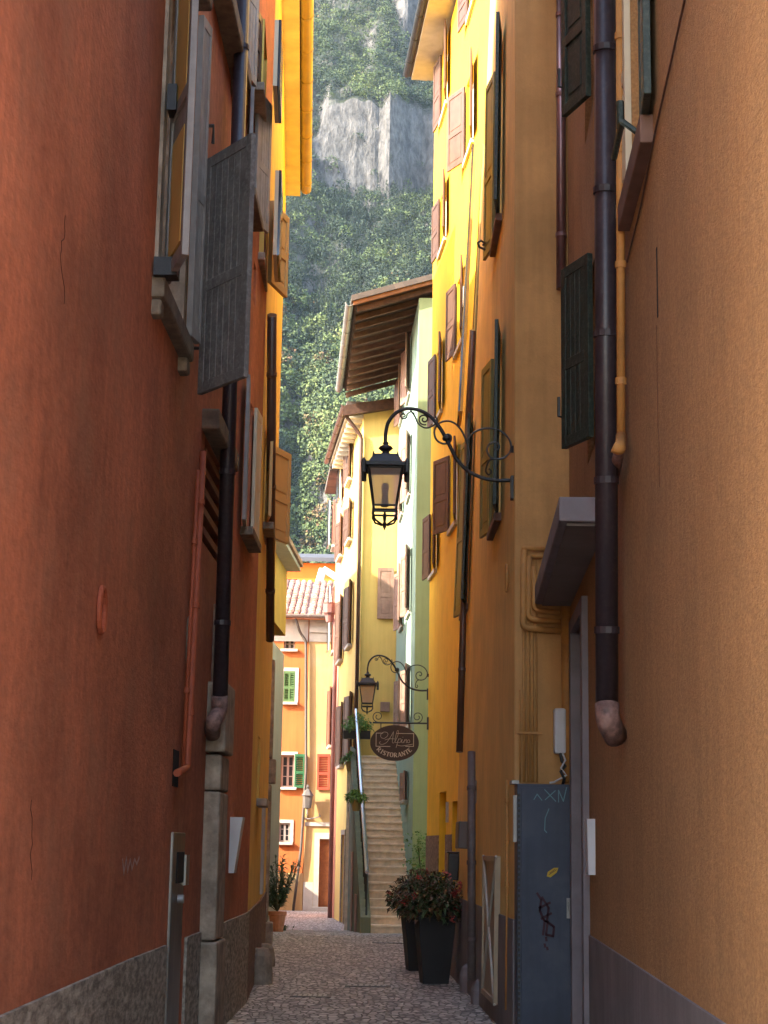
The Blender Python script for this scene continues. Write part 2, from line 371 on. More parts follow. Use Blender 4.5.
def roofslab(parent, A, B, z, n, over, inw, rise, m, th=.14, name='roof'):
    A = V((*A, 0)); B = V((*B, 0)); n = V((*n, 0)).normalized(); u = (B - A).normalized()
    A = A - u * .12; B = B + u * .12; mb = MB(); o1 = n * over; i1 = n * -inw; zr = z + rise * inw; z0 = z - rise * over
    mb.hexa([A + o1 + ZUP * z0, B + o1 + ZUP * z0, B + i1 + ZUP * zr, A + i1 + ZUP * zr,
             A + o1 + ZUP * (z0 + th), B + o1 + ZUP * (z0 + th), B + i1 + ZUP * (zr + th), A + i1 + ZUP * (zr + th)])
    return mb.build(name, m, parent)
def gutter(parent, A, B, z, r=.075, m=BRNPIPE):
    mb = MB(); A = V((*A, z)); B = V((*B, z)); u = (B - A).normalized(); side = V((u.y, -u.x, 0))
    for i in range(8):
        a0 = math.pi + math.pi * i / 8; a1 = math.pi + math.pi * (i + 1) / 8
        q = lambda P_, a, rr: P_ + side * math.cos(a) * rr + ZUP * math.sin(a) * rr
        mb.hexa([q(A, a0, r), q(A, a1, r), q(B, a1, r), q(B, a0, r), q(A, a0, r - .012), q(A, a1, r - .012), q(B, a1, r - .012), q(B, a0, r - .012)])
    L = (B - A).length
    for k in range(int(L / 1.0) + 1):
        P_ = A + u * (k * 1.0 + .05)
        if (P_ - A).length < L: mb.tube([P_ + side * (r + .005) * math.cos(math.pi + math.pi * j / 8) + ZUP * (r + .005) * math.sin(math.pi + math.pi * j / 8) for j in range(9)], .009, 5)
    return mb.build('gutter', m, parent)
def pipe(parent, pts, r, m, name='downpipe', collars=(), label=None, seg=14):
    mb = MB(); P_ = [V(p) for p in pts]; out = [P_[0]]
    for i in range(1, len(P_) - 1):                      # round the bends
        a, b, c = P_[i - 1], P_[i], P_[i + 1]; k = min(r * 2.2, (a - b).length * .45, (c - b).length * .45)
        p0 = b + (a - b).normalized() * k; p1 = b + (c - b).normalized() * k
        for t in (0, .25, .5, .75, 1): out.append(p0.lerp(b, t).lerp(b.lerp(p1, t), t))
    out.append(P_[-1]); mb.tube(out, r, seg)
    o = mb.build(name, m, parent, label, smooth=False)
    for q in o.data.polygons: q.use_smooth = len(q.vertices) == 4
    if collars:
        for c, d in collars: c = V(c); MB().tube([c - V(d) * .02, c + V(d) * .02], r + .008, seg).build('pipe_clip', m, o)
    return o
def wallpipe(bld, wall, pts, r, m, off=None, name='downpipe', ncol=4, **k):
    off = off or r + .04; P_ = [wall.px(x, y, off) for x, y in pts]
    cols = []
    a, b = P_[0], P_[1]
    for i in range(ncol): cols.append((tuple(a.lerp(b, (i + .5) / ncol)), tuple((b - a).normalized())))
    return pipe(bld, P_, r, m, name, cols, **k)

# ================================================================== GROUND
GZ = lambda y: 0 if y < 34 else (-.35 if y > 43 else -.35 * (y - 34) / 9)
def groundmat():
    m = bpy.data.materials.new('porphyry_setts'); m.use_nodes = True; n = m.node_tree.nodes; l = m.node_tree.links; b = n['Principled BSDF']
    g = n.new('ShaderNodeNewGeometry').outputs['Position']
    nz = n.new('ShaderNodeTexNoise'); nz.inputs['Scale'].default_value = 1.3; l.new(g, nz.inputs['Vector'])
    ad = n.new('ShaderNodeVectorMath'); ad.operation = 'MULTIPLY_ADD'; l.new(nz.outputs['Color'], ad.inputs[0]); ad.inputs[1].default_value = (.25, .5, 0); l.new(g, ad.inputs[2])
    mp = n.new('ShaderNodeMapping'); mp.inputs['Scale'].default_value = (13, 7.5, 0); l.new(ad.outputs[0], mp.inputs[0])
    v = n.new('ShaderNodeTexVoronoi'); v.feature = 'DISTANCE_TO_EDGE'; v.inputs['Scale'].default_value = 1; v.inputs['Randomness'].default_value = .62; l.new(mp.outputs[0], v.inputs['Vector'])
    v2 = n.new('ShaderNodeTexVoronoi'); v2.inputs['Scale'].default_value = 1; v2.inputs['Randomness'].default_value = .62; l.new(mp.outputs[0], v2.inputs['Vector'])
    mr = n.new('ShaderNodeMapRange'); mr.inputs[1].default_value = .02; mr.inputs[2].default_value = .14; l.new(v.outputs['Distance'], mr.inputs[0])
    r = n.new('ShaderNodeValToRGB'); e = r.color_ramp.elements; e[0].color = (.25, .225, .20, 1); e[1].color = (.62, .57, .52, 1)
    sp = n.new('ShaderNodeSeparateColor'); l.new(v2.outputs['Color'], sp.inputs[0]); l.new(sp.outputs[0], r.inputs[0])
    mx = n.new('ShaderNodeMix'); mx.data_type = 'RGBA'; mx.inputs[6].default_value = (.09, .08, .07, 1); l.new(mr.outputs[0], mx.inputs[0]); l.new(r.outputs[0], mx.inputs[7])
    l.new(mx.outputs[2], b.inputs['Base Color']); b.inputs['Roughness'].default_value = .62
    bp = n.new('ShaderNodeBump'); bp.inputs['Strength'].default_value = .9; bp.inputs['Distance'].default_value = .02; l.new(mr.outputs[0], bp.inputs['Height']); l.new(bp.outputs[0], b.inputs['Normal'])
    return m
mb = MB(); ys = [-60, 0, 10, 20, 30, 34, 36, 38, 40, 42, 43, 60, 120, 400, 2600]
for a, b in zip(ys[:-1], ys[1:]):
    wd = 60 if b <= 120 else 1500
    mb.quad((-1500, a, GZ(a)), (1500, a, GZ(a)), (1500, b, GZ(b)), (-1500, b, GZ(b)))
o = mb.build('paved_street', groundmat()); tag(o, kind='structure')

# ================================================================== LEFT: red house (near)
L1 = Wall([(-1.5, 3.0), (-1.5, 10.7), (-1.42, 15), (-1.385, 18.6)], 'L', 13.3, back=(-7, 0))
hs = empty('house', (-1.5, 10, 0), 'tall red plastered house on the left with grey shutters and stone sills', 'house')
# big window with grey shutters
sA, zA0 = L1.hit(180, 338); sn, _ = L1.hit(160, 200); sf, _ = L1.hit(184, 200); zA1 = 7.75
wA = window(hs, L1, (sn + sf) / 2, sf - sn, zA0, zA1, frame=OCHREW, sill=None, depth=.2, lm=None, label='large window with rough stone sill and ochre frame')
c, u, n, up = L1.frame((sn + sf) / 2, zA0); W2 = (sf - sn) / 2
m2 = MB(); m2.box(c, u, n, up, (-W2 - .20, -.02, -.15), (W2 + .20, .09, -.003)); m2.box(c, u, n, up, (W2 + .02, -.02, -.26), (W2 + .18, .07, -.153)); m2.box(c, u, n, up, (-W2 - .18, -.02, -.26), (-W2 - .05, .07, -.153)); m2.build('sill', STONE_D, wA, bevel=.02)
m2 = MB(); m2.box(c, u, n, up, (-W2 - .2, -.02, zA1 - zA0 + .003), (W2 + .18, .13, zA1 - zA0 + .26)); m2.build('lintel', STONE_D, wA, bevel=.02)
m2 = MB(); m2.box(c, u, n, up, (W2 - .002, -.19, .0), (W2 + .14, .03, zA1 - zA0)); m2.build('stone_jamb', STONE, wA); m2 = MB(); m2.box(c, u, n, up, (-W2 - .14, -.19, 0), (-W2 + .002, .03, zA1 - zA0)); m2.build('stone_jamb', STONE, wA)
HA = zA1 - zA0
p0 = c - u * W2 + n * .07; d0 = -u * math.cos(R(19)) + n * math.sin(R(19)); nl = leaf(wA, p0, d0, zA0, zA1, .6, SH_GREY2, 'panel', .045, label='light grey louvred shutter leaf swung towards the viewer')
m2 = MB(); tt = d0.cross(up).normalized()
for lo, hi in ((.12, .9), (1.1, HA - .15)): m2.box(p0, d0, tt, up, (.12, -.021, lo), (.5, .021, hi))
m2.build('yellow_reflection_panel', mat('painted_yellow_reflection', (.70, .45, .12), .35), wA)  # plate coloured as the yellow light reflected on the grey leaf
p0 = c + u * (W2 + .02) + n * .07; d1 = (u * math.cos(R(10)) + n * math.sin(R(10))); leaf(wA, p0, d1, zA0, zA1 - .1, .22, SH_GREY2, 'plank', .045)
p1 = p0 + d1 * .24 + n * .02; tgt = at(250, 260, p1.y - .5); dd = V((tgt.x - p1.x, tgt.y - p1.y, 0)); zp0 = at(205, 395, p1.y).z; zp1 = at(207, 160, p1.y).z; leaf(wA, V((p1.x, p1.y, zp0)), dd, zp0, zp1, dd.length, SH_GREY, 'plank', .04, label='wide weathered dark grey shutter leaf standing out into the alley')
ir = MB()
for zz_ in (.35, HA - .5): p1.z = zp0; ir = MB(); ir.tube([p1 + ZUP * zz_ - n * .2, p1 + ZUP * zz_ + n * .03, p1 + ZUP * (zz_ - .14) + n * .03], .014, 6); ir.build('shutter_catch', IRON, wA)
ir = MB(); ir.box(c, u, n, up, (-W2 - .25, .02, -.02), (-W2 - .12, .17, .10)); ir.build('shutter_catch', IRON, wA); ir = MB(); ir.box(c, u, n, up, (-.25 - W2, .06, 1.1), (-W2 - .12, .12, 1.28)); ir.build('shutter_catch', IRON, wA)
# upper window
s0, z0 = L1.hit(224, 42); wB = window(hs, L1, s0 + .1, 1.05, z0 + .12, z0 + 1.9, frame=CREAMW, sill=None, lm=SH_GREY2, offn=6, offf=14, style='plank')
c, u, n, up = L1.frame(s0 + .1, z0 + .12)
m2 = MB(); m2.box(c, u, n, up, (-1.15, -.02, -.17), (.75, .16, -.003)); m2.box(c, u, n, up, (.5, -.02, -.30), (.72, .12, -.172)); m2.build('sill', STONE_D, wB, bevel=.02)
# barred vent window with stone lintel
sa, za = L1.hit(203, 425); sb, zb = L1.hit(219, 455); zt = (L1.hit(208, 430)[1])
s_g = (sa + sb) / 2 + .15; zt = za - .05
wl = window(hs, L1, s_g, 1.15, zt - .85, zt, frame=SH_GREY2, sill=None, depth=.16, label='barred low window under a rough stone ledge')
c, u, n, up = L1.frame(s_g, zt)
m2 = MB(); m2.box(c, u, n, up, (-.80, -.02, .003), (.80, .14, .17)); m2.build('lintel', STONE_D, wl, bevel=.02)
m2 = MB()
for k in range(5): m2.box(c, u, n, up, (-.57, -.10, -.16 - .16 * k), (.57, .015, -.10 - .16 * k))
m2.build('louvre_slats', mat('rusty_slats', (.20, .07, .04), .7), wl)
# far windows of the red house
winpx(hs, L1, 246, 252, 60, 215, w=.8, frame=CREAMW, lm=SH_GREY2, offn=9, offf=16, sill=STONE_D, style='plank')
wE = winpx(hs, L1, 244, 250, 390, 540, w=.85, frame=CREAMW, lm=SH_GREY2, offn=4, offf=3, sill=STONE_D, lf=CREAMW, style='plank')
winpx(hs, L1, 252, 257, 262, 305, w=.3, frame=CREAMW, sill=None)
# pilaster of pale stone leaning on the wall
pil = MB()
s0, _ = L1.hit(197, 1000); s1, _ = L1.hit(216, 980)
c, u, n, up = L1.frame(s0, 0); wd = min(.62, s1 - s0)
zt = L1.hit(228, 622)[1]
hts = [(-.5, .85), (.86, 2.05), (2.06, 2.35), (2.37, 2.95), (2.96, zt)]
offs = [.15, .13, .13, .16, .09]; w0 = [-.04, 0, 0, -.03, .18]
for (a, b), of, ww in zip(hts, offs, w0): pil.box(L1.P(s0, 0), u, n, up, (ww, -.02, a), (wd + (.03 if ww < 0 else 0), of, b))
pil.build('stone_pilaster', STONE, hs, bevel=.02)
pl = MB()
sI, _ = L1.hit(163, 980); sJ, _ = L1.hit(183, 970)
L1.strip(pl, 0, sI - .01, -.6, .93, .022); L1.strip(pl, sJ + .01, s0 - .05, -.6, .93, .022); L1.strip(pl, s0 + wd + .04, L1.S[-1], -.6, .93, .022)
pl.build('plinth', GREYPLINTH, hs)
wallpipe(hs, L1, [(243, -20), (220, 700)], .062, BLKPIPE, ncol=5, off=.13)
a_ = L1.px(219.5, 696, .13); b_ = L1.px(219.5, 712, .13); c2 = L1.px(213, 722, .10); d2 = L1.px(212, 745, .0)
pipe(hs, [a_, b_, c2, d2], .066, ELBOW, 'pipe_elbow')
wallpipe(hs, L1, [(203, 452), (187, 768), (177, 773)], .027, REDPIPE, ncol=3, off=.05)
wallpipe(hs, L1, [(198, 470), (183, 768)], .014, REDPIPE, ncol=2, off=.03, name='conduit')
m2 = MB(); t, z = L1.hit(176, 770); m2.box(L1.P(t, z), u, n, up, (-.18, -.1, -.12), (.12, .003, .14)); m2.build('pipe_recess', DARK, hs)
rg = MB(); t, z = L1.hit(99, 610); cc = L1.P(t, z, .015); _, u, n, up = L1.frame(t, z)
rg.tube([cc + (u * math.cos(a) * .09 + up * math.sin(a) * .12) for a in np.linspace(0, 2 * math.pi, 18)], .016, 6); rg.build('wall_ring', REDPIPE, hs)
rg = MB(); t, z = L1.hit(187, 640); cc = L1.P(t, z, .015)
rg.tube([cc + (u * math.cos(a) * .06 + up * math.sin(a) * .17) for a in np.linspace(0, 2 * math.pi, 18)], .018, 6); rg.build('wall_ring', STONE_D, hs)
m2 = MB(); _, u, n, up = L1.frame(L1.S[-1] - 1.9, 2)
L1.build('wall', RED, hs)
roofslab(hs, (-1.5, 3.1), (-1.4, 18.6), 13.3, (1, 0), .4, 3.5, .35, TILE_D); gutter(hs, (-1.05, 3), (-1.0, 18.5), 13.2)
def ribbon(name, pts, wd, m, P0, U_, W_, N_, parent=None, label=None, cat=None, lift=.004):
    mb = MB()
    for stroke in pts:
        q = [P0 + U_ * a + W_ * b + N_ * lift for a, b in stroke]
        for i in range(len(q) - 1):
            d = (q[i + 1] - q[i]).normalized(); s = d.cross(N_).normalized() * wd / 2; e = d * wd * .3
            mb.hexa([q[i] - s - e, q[i + 1] - s + e, q[i + 1] + s + e, q[i] + s - e] + [p + N_ * .0015 for p in (q[i] - s - e, q[i + 1] - s + e, q[i + 1] + s + e, q[i] + s - e)])
    o = mb.build(name, m, parent, label)
    if cat: tag(o, label, cat)
    return o
CRACK = mat('hairline_crack', (.10, .04, .025), .95)
def crack(wall, px_, y0, y1, parent, m, wd=.006, amp=2.5):
    random.seed(px_); t, z = wall.hit(px_, (y0 + y1) / 2); P0, u, n, up = wall.frame(t, z); pts = []
    k = int(abs(y1 - y0) / 9) + 2; x = 0; zt = wall.hit(px_, y0)[1] - z; zb = wall.hit(px_, y1)[1] - z
    for i in range(k): x += random.gauss(0, .012 * amp); pts.append((x, zt + (zb - zt) * i / (k - 1)))
    ribbon('crack', [pts], wd, m, P0, u, up, n, parent, lift=.001)
# things on the red house
t0, _ = L1.hit(165, 990); _, u, n, up = L1.frame(t0, 1); ic = empty('meter_column', L1.P(t0, 0), 'narrow brushed steel column with a dark display let into the red wall', 'utility box')
sW = (L1.hit(183, 930)[0] - t0) * .75; zt = L1.hit(173, 832)[1]
m2 = MB(); m2.box(L1.P(t0, 0), u, n, up, (0, -.08, -.3), (sW, .02, zt)); m2.build('casing', STEEL, ic, bevel=.008)
m2 = MB(); m2.box(L1.P(t0, 0), u, n, up, (sW * .3, .018, zt - .36), (sW * .85, .03, zt - .14)); m2.build('display', DARK, ic)
m2 = MB(); m2.box(L1.P(t0, 0), u, n, up, (sW * .86, .021, zt - .38), (sW + .1, .045, zt - .16)); m2.build('cover_flap', STEEL, ic)
m2 = MB(); m2.tube([L1.P(t0 + sW * .4, zt - .47, .03), L1.P(t0 + sW * .4, zt - .47, .075)], .03, 12); m2.build('key_lock', ZINC, ic)
m2 = MB()
for k in range(7): m2.box(L1.P(t0, 0), u, n, up, (sW * .25, .018, .12 + k * .03), (sW * .85, .026, .135 + k * .03))
m2.build('vent_slots', DARK, ic)
t, z = L1.hit(230.5, 845); _, u, n, up = L1.frame(t, z)
m2 = MB(); c = L1.P(t, z); 
m2.hexa([c + u * -.12 + up * -.26, c + u * .12 + up * -.26, c + u * .12 + up * -.26 + n * .05, c + u * -.12 + up * -.26 + n * .05, c + u * -.12 + up * .26, c + u * .12 + up * .26, c + u * .12 + up * .26 + n * .12, c + u * -.12 + up * .26 + n * .12])
o = m2.build('letterbox', WHITEP); tag(o, 'slim white letterbox on the red wall beyond the stone pilaster', 'letterbox')
CHALK = mat('chalk_scrawl', (.42, .26, .22), .9)
t, z = L1.hit(130, 868); P0, u, n, up = L1.frame(t, z)
ribbon('scrawl', [[(-.35, .05), (-.28, -.03), (-.2, .06), (-.13, -.02), (-.04, .05), (.05, -.01), (.15, .05), (.25, .02), (.35, .06)]], .02, CHALK, P0, u, up, n, hs)

for x_, a_, b_ in ((62, 210, 300), (30, 800, 880)): crack(L1, x_, a_, b_, hs, CRACK, .005)
# ================================================================== LEFT: yellow house
ez = at(299, 196, 28).z
L2 = Wall([(-1.39, 18.62), (-1.56, 23), (-1.80, 28)], 'L', ez - .02, back=(-7, 0))
hy = empty('house', (-1.6, 23, 0), 'yellow house on the left just past the red one, beige shutters standing out', 'house')
def L2win(px_h, yt, yb, tx, ty_far, lab):
    s1, _ = L2.hit(px_h, (yt + yb) / 2); zt = L2.hit(px_h, yt)[1]; zb = L2.hit(px_h, yb)[1]
    w_ = window(hy, L2, s1 - .45, .9, zb, zt, frame=CREAMW, sill=STONE, lm=SH_BEIGE, near=True, far=False, offn=7, style='panel', label=lab)
    p = L2.P(s1, zb, .04); tg = at(tx, (yt + yb) / 2, p.y + .55); d = V((tg.x - p.x, tg.y - p.y, 0)); leaf(w_, V((p.x, p.y, zb)), d, zb, zt, max(.5, min(d.length, .8)), SH_BEIGE, 'panel', .05)
    return w_
L2win(267, 182, 298, 287, 0, 'upper window with a beige shutter standing out')
L2win(266.5, 432, 546, 289, 0, 'lower window with a beige shutter standing out')
winpx(hy, L2, 262, 268, 20, 120, w=.9, frame=CREAMW, lm=SH_BEIGE, offn=8, offf=12, lf=SH_BROWN)
wallpipe(hy, L2, [(272, 315), (270, 640)], .055, BRNPIPE, ncol=3, off=.08)
winpx(hy, L2, 256, 261, 735, 800, w=.8, frame=SH_BROWN, sill=STONE, lm=None)
pl = MB(); L2.strip(pl, 0.02, L2.S[-1] - .6, -.6, .93, .022); pl.build('plinth', BROWNPL, hy)
pl = MB(); t = L2.S[-1] - .05; P0, u, n, up = L2.frame(t, 0)
for a, b, o_ in ((-.5, .45, .13), (.46, 2.6, .05), (2.62, 3.0, .11), (3.02, 4.6, .05)): pl.box(P0, u, n, up, (-.45, -.02, a), (.03, o_, b))
pl.build('stone_pilaster', STONE, hy, bevel=.02)
pl = MB(); sx = L2.hit(261, 860)[0]; P0, u, n, up = L2.frame(sx, 0); zt = 2.2; pl.box(P0, u, n, up, (-.3, -.02, 1.0), (.3, .04, zt)); pl.build('meter_hatch', PALE, hy, bevel=.006)
L2.build('wall', YEL_L, hy)
mb = MB(); A = V((-1.39, 18.6, 0)); B = V((-1.80, 28, 0)); u = (B - A).normalized(); n = V((u.y, -u.x, 0))
E_W = .25
def eave_box(A, B, z0, th, w0, w1, ext=0.):
    u = (B - A).normalized(); n = V((u.y, -u.x, 0)); q = [A - u * ext + n * w0, B + u * ext + n * w0, B + u * ext + n * w1, A - u * ext + n * w1]
    return [p + ZUP * z0 for p in q] + [p + ZUP * (z0 + th) for p in q]
mb.hexa(eave_box(A, B, ez, .10, -.6, E_W)); mb.build('eave_soffit', mat('pale_yellow_soffit', (.84, .84, .55), .85), hy)
mb = MB(); mb.hexa(eave_box(A, B, ez + .11, .14, -5.6, E_W + .04)); mb.build('roof', TILE_D, hy)
gutter(hy, tuple((A + n * (E_W + .10)).xy), tuple((B + n * (E_W + .10)).xy), ez + .13, .09, mat('ochre_gutter', (.40, .30, .11), .5))

# unseen houses added left of the alley, sized to shade its far end
for (x0_, x1_, ya_, yb_, zt_, mm, lab) in ((-9, -2.65, 28.1, 33.0, 15.2, YEL_L, 'unseen tall yellow house added behind the left row to cast shade'), (-9, -2.9, 33.05, 37.4, 6.6, YEL_Y, 'unseen low lemon house added behind the left row to cast shade'), (-13, -6.7, 37.0, 46, 12.6, PINK, 'unseen broad pink house added left of the end square to cast shade'), (-13, -6.7, 46.05, 58, 3.0, CREAM, 'unseen low cream annex added left of the end square to cast shade')):
    hb_ = empty('house', (x0_, ya_, -.3), lab, 'house'); m2 = MB(); m2.abox((x0_, ya_, -.6), (x1_, yb_, zt_)); m2.build('wall', mm, hb_)
    m2 = MB(); m2.abox((x0_, ya_ - .0, zt_ + .002), (x1_ + .3, yb_ + .3, zt_ + .18)); m2.build('roof', TILE_D, hb_)
# guard stones on the left kerb
for (px_, py_, h, lab) in ((262, 984, .42, 'low worn guard stone at the foot of the yellow left wall, nearer of two'), (266, 966, .30, 'small square guard stone at the foot of the yellow left wall, farther of two')):
    g = ground_at(px_, py_); m2 = MB(); m2.lathe((g.x - .02, g.y, 0), [(.16, -.2), (.155, h * .3), (.13, h * .8), (.09, h)], 8, .4); o = m2.build('guard_stone', STONE, bevel=.015); tag(o, lab, 'guard stone')

# ================================================================== LEFT far: jettied house
hj = empty('house', (-2.6, 40, -.2), 'distant yellow house with jettied upper floor over a pale grey wall, left', 'house')
J1 = Wall([(-2.62, 37.6), (-2.44, 42.4)], 'L', 6.35, back=(-5, 0)); J1.build('wall', WHITEWALL, hj)
zj0 = at(290, 636, 42.4).z; zj1 = at(290, 572, 42.4).z
J2 = Wall([(-2.62, 37.6), (-2.42, 42.4)], 'L', zj1, zbot=zj0, back=(-5, 0)); J2.build('upper_wall', YEL_HI, hj)
mb = MB(); mb.hexa(eave_box(V((-2.62, 37.6, 0)), V((-2.42, 42.4, 0)), zj1 + .01, .1, -4, .34)); mb.build('eave_soffit', PALE, hj)
mb = MB(); mb.hexa(eave_box(V((-2.62, 37.6, 0)), V((-2.42, 42.4, 0)), zj1 + .12, .12, -4, .40)); mb.build('roof', TILE, hj)

# ================================================================== RIGHT: rough-cast ochre house (near)
R1 = Wall([(1.12, 3.4), (1.25, 5.9), (1.45, 10), (1.70, 15.28)], 'R', 10.3, back=(7, 0))
hr = empty('house', (1.4, 8, 0), 'ochre roughcast house along the right, nearest the viewer', 'house')
sn, _ = R1.hit(650, 60); sf, _ = R1.hit(629, 60); zb = R1.hit(639, 168)[1]
wH = window(hr, R1, (sn + sf) / 2, abs(sf - sn) * .8, zb, zb + 1.7, frame=CREAMW, sill=None, lm=None, depth=.1, label='window with cream casements and green edged shutter above a brown stone sill')
c, u, n, up = R1.frame((sn + sf) / 2, zb); W2 = abs(sf - sn) / 2
m2 = MB(); m2.box(c, u, n, up, (-W2 - .1, -.02, -.16), (W2 + .1, .07, -.003)); m2.build('sill', PORPH, wH, bevel=.008)
leaf(wH, c + u * (W2 * .8) + n * .02, u * math.cos(R(3)) + n * math.sin(R(3)), zb, zb + 1.7, .5, CREAMW, 'panel', .04, label='cream shutter leaf')
leaf(wH, c - u * (W2 * .8) + n * .03, -u * math.cos(R(3)) + n * math.sin(R(3)), zb, zb + 1.7, .45, SH_GREEN, 'panel', .04, label='dark green shutter leaf')
m2 = MB(); q = c + u * (-W2 * .6) + n * .13
m2.tube([q + up * .02 - n * .1, q + up * .10, q + up * .10 + u * .5], .018, 6); m2.tube([q + u * .1 + up * .1, q + u * .1 + up * .26], .022, 6); m2.build('shutter_catch', SH_GREEN, wH)
# entrance door
sD0 = R1.S[-1] - 2.0; sD1 = R1.S[-1] - .75; zD = R1.hit(584, 618)[1]; R1.open.append((sD0, sD1, -.2, zD, .34))
c, u, n, up = R1.frame((sD0 + sD1) / 2, 0); W2 = (sD1 - sD0) / 2
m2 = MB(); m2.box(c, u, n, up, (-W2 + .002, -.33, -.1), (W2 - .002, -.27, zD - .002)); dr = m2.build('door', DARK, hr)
m2 = MB()
for x in (-W2 + .1, .05):
    for z in (.25, 1.15, 2.05):
        if z + .7 < zD: m2.box(c, u, n, up, (x, -.275, z), (x + W2 - .16, -.255, z + .75))
m2.build('door_panel', SH_BROWN, dr)
m2 = MB(); m2.box(c, u, n, up, (W2 - .02, -.25, -.1), (W2 + .16, .05, zD + .12)); m2.box(c, u, n, up, (-W2 - .16, -.25, -.1), (-W2 + .02, .05, zD + .12)); m2.box(c, u, n, up, (-W2 + .021, -.25, zD), (W2 - .021, .05, zD + .12)); m2.build('door_surround', LILSTONE, hr, bevel=.006)
# windows whose green shutters stand out (seen past the downpipe)
for (yr, yl, tr_, lab) in ((440, 452, 250, 'lower dark green planked shutter leaf standing out beside the downpipe'), (84, 105, -90, 'upper dark green panelled shutter leaf standing out beside the downpipe')):
    s1 = R1.hit(596, 300)[0]; zb = R1.hit(596, yr)[1]; zt = R1.hit(596, tr_)[1]
    w_ = window(hr, R1, s1 + .50, .9, zb, zt, frame=SH_GREEN, sill=None, lm=None, depth=.12)
    p = R1.P(s1 + .02, zb, .04); y2 = p.y + .40; tg = at(564, yl, y2); d = V((tg.x - p.x, tg.y - p.y, 0)); leaf(w_, p, d, zb, zt, d.length, SH_GREEN, 'plank' if yr == 440 else 'panel', .045, label=lab)
    m2 = MB(); m2.tube([V((tg.x, tg.y, zb + .25)), V((tg.x - .04, tg.y - .02, zb + .25)), V((tg.x - .04, tg.y - .02, zb + .4))], .012, 6); m2.build('shutter_catch', IRON, w_)
# canopy slab
c0 = at(559, 516, 11.3); c1 = at(535, 608, 15.25); zc = (c0.z + c1.z) / 2
m2 = MB(); q = [V((c0.x, 11.3, 0)), V((2.0, 11.3 - .0, 0)), V((2.0, 15.27, 0)), V((c1.x, 15.27, 0))]
m2.hexa([p + ZUP * zc for p in q] + [p + ZUP * (zc + .17) for p in q]); m2.build('canopy_slab', LILSTONE, hr, bevel=.01)
q2 = [V((c0.x + .06, 11.36, 0)), V((2.0, 11.36, 0)), V((2.0, 15.2, 0)), V((c1.x + .06, 15.2, 0))]
m2 = MB(); m2.hexa([p + ZUP * (zc - .02) for p in q2] + [p + ZUP * (zc - .001) for p in q2]); m2.build('canopy_underside', mat('canopy_soffit', (.22, .185, .17), .9), hr)
# pipes on it
wallpipe(hr, R1, [(605, -20), (607, 706)], .068, BLKPIPE, ncol=5, off=.12)
a_ = R1.px(607, 704, .12); b_ = R1.px(607.5, 720, .12); c2 = R1.px(616, 737, .06); pipe(hr, [a_, b_, c2], .072, ELBOW, 'pipe_elbow')
wallpipe(hr, R1, [(620, -20), (621, 440)], .026, ORPIPE, ncol=4, off=.05)
a_ = R1.px(621, 436, .05); pipe(hr, [a_, R1.px(620, 450, .08), R1.px(613, 447, .12)], .032, ORPIPE, 'pipe_elbow')
pipe(hr, [R1.px(620, 446, .06), R1.px(617, 462, .06), R1.px(614, 476, .04)], .034, ELBOW, 'pipe_elbow')
cb = MB(); 
for pts in ([(686, -6), (671, 62), (656, 128), (641, 205), (627, 262)],): cb.tube([R1.px(x, y, .01) for x, y in pts], .006, 6)
cb.build('wall_cable', BRNPIPE, hr)
cr = MB(); t, z0 = R1.hit(657, 248); _, z1 = R1.hit(657, 320); P0, u, n, up = R1.frame(t, 0)
cr.box(P0, u, n, up, (-.012, -.01, z1), (.012, .004, z0)); cr.build('wall_slot', DARK, hr)
pl = MB(); R1.strip(pl, 0, sD0 - .2, -.6, 1.0, .014); pl.build('plinth', LILAC, hr)
for x_, a_, b_ in ((658, 322, 490),): crack(R1, x_, a_, b_, hr, CRACK, .005, .6)
R1.build('wall', ROUGH_OR, hr)
roofslab(hr, (1.12, 3.5), (1.7, 15.1), 10.3, (-1, .05), .3, 3.5, .35, TILE_D)
t, z = R1.hit(594, 847); P0, u, n, up = R1.frame(t, z)
m2 = MB(); m2.hexa([P0 + u * -.13 + up * -.2 + n * .0, P0 + u * .13 + up * -.2, P0 + u * .13 + up * -.2 + n * .05, P0 + u * -.13 + up * -.2 + n * .05, P0 + u * -.13 + up * .2, P0 + u * .13 + up * .2, P0 + u * .13 + up * .2 + n * .06, P0 + u * -.13 + up * .2 + n * .06])
o = m2.build('letterbox', WHITEPL); tag(o, 'white letterbox on the wall beside the door under the canopy', 'letterbox')

# ================================================================== RIGHT: orange house with green shutters
R3 = Wall([(1.20, 15.3, 0.), (1.10, 19, .014), (.98, 23.3, .034)], 'R', 14.6, back=(7, 0))
ho = empty('house', (1.1, 18, 0), 'orange brown house with dark green shutters, right side behind the canopy, holding the big lamp', 'house')
GG = dict(sd=.07, frame=OCHREW, lm=SH_GREEN, lf=OLIVE_REFL_DOOR, sill=PORPH, style='panel')  # far leaves tinted olive for light reflected off the left wall
def rwin(bld, wall, pxn, pxf, yt, yb, **k): return winpx(bld, wall, pxn, pxf, yt, yb, **k)
rwin(ho, R3, 503, 497, 60, 225, w=.95, offn=7, offf=9, **GG)
rwin(ho, R3, 501, 495, 350, 520, w=.95, offn=7, offf=9, **GG)
rwin(ho, R3, 484, 479, 0, 170, w=.95, offn=7, offf=9, **GG)
rwin(ho, R3, 478, 472, 228, 380, w=.95, offn=8, offf=10, **GG)
rwin(ho, R3, 473, 466, 448, 600, w=.95, offn=8, offf=10, **GG)
wallpipe(ho, R3, [(459.5, 752), (464, 590), (468, 420), (473, 330)], .045, BRNPIPE, ncol=1, off=.06)
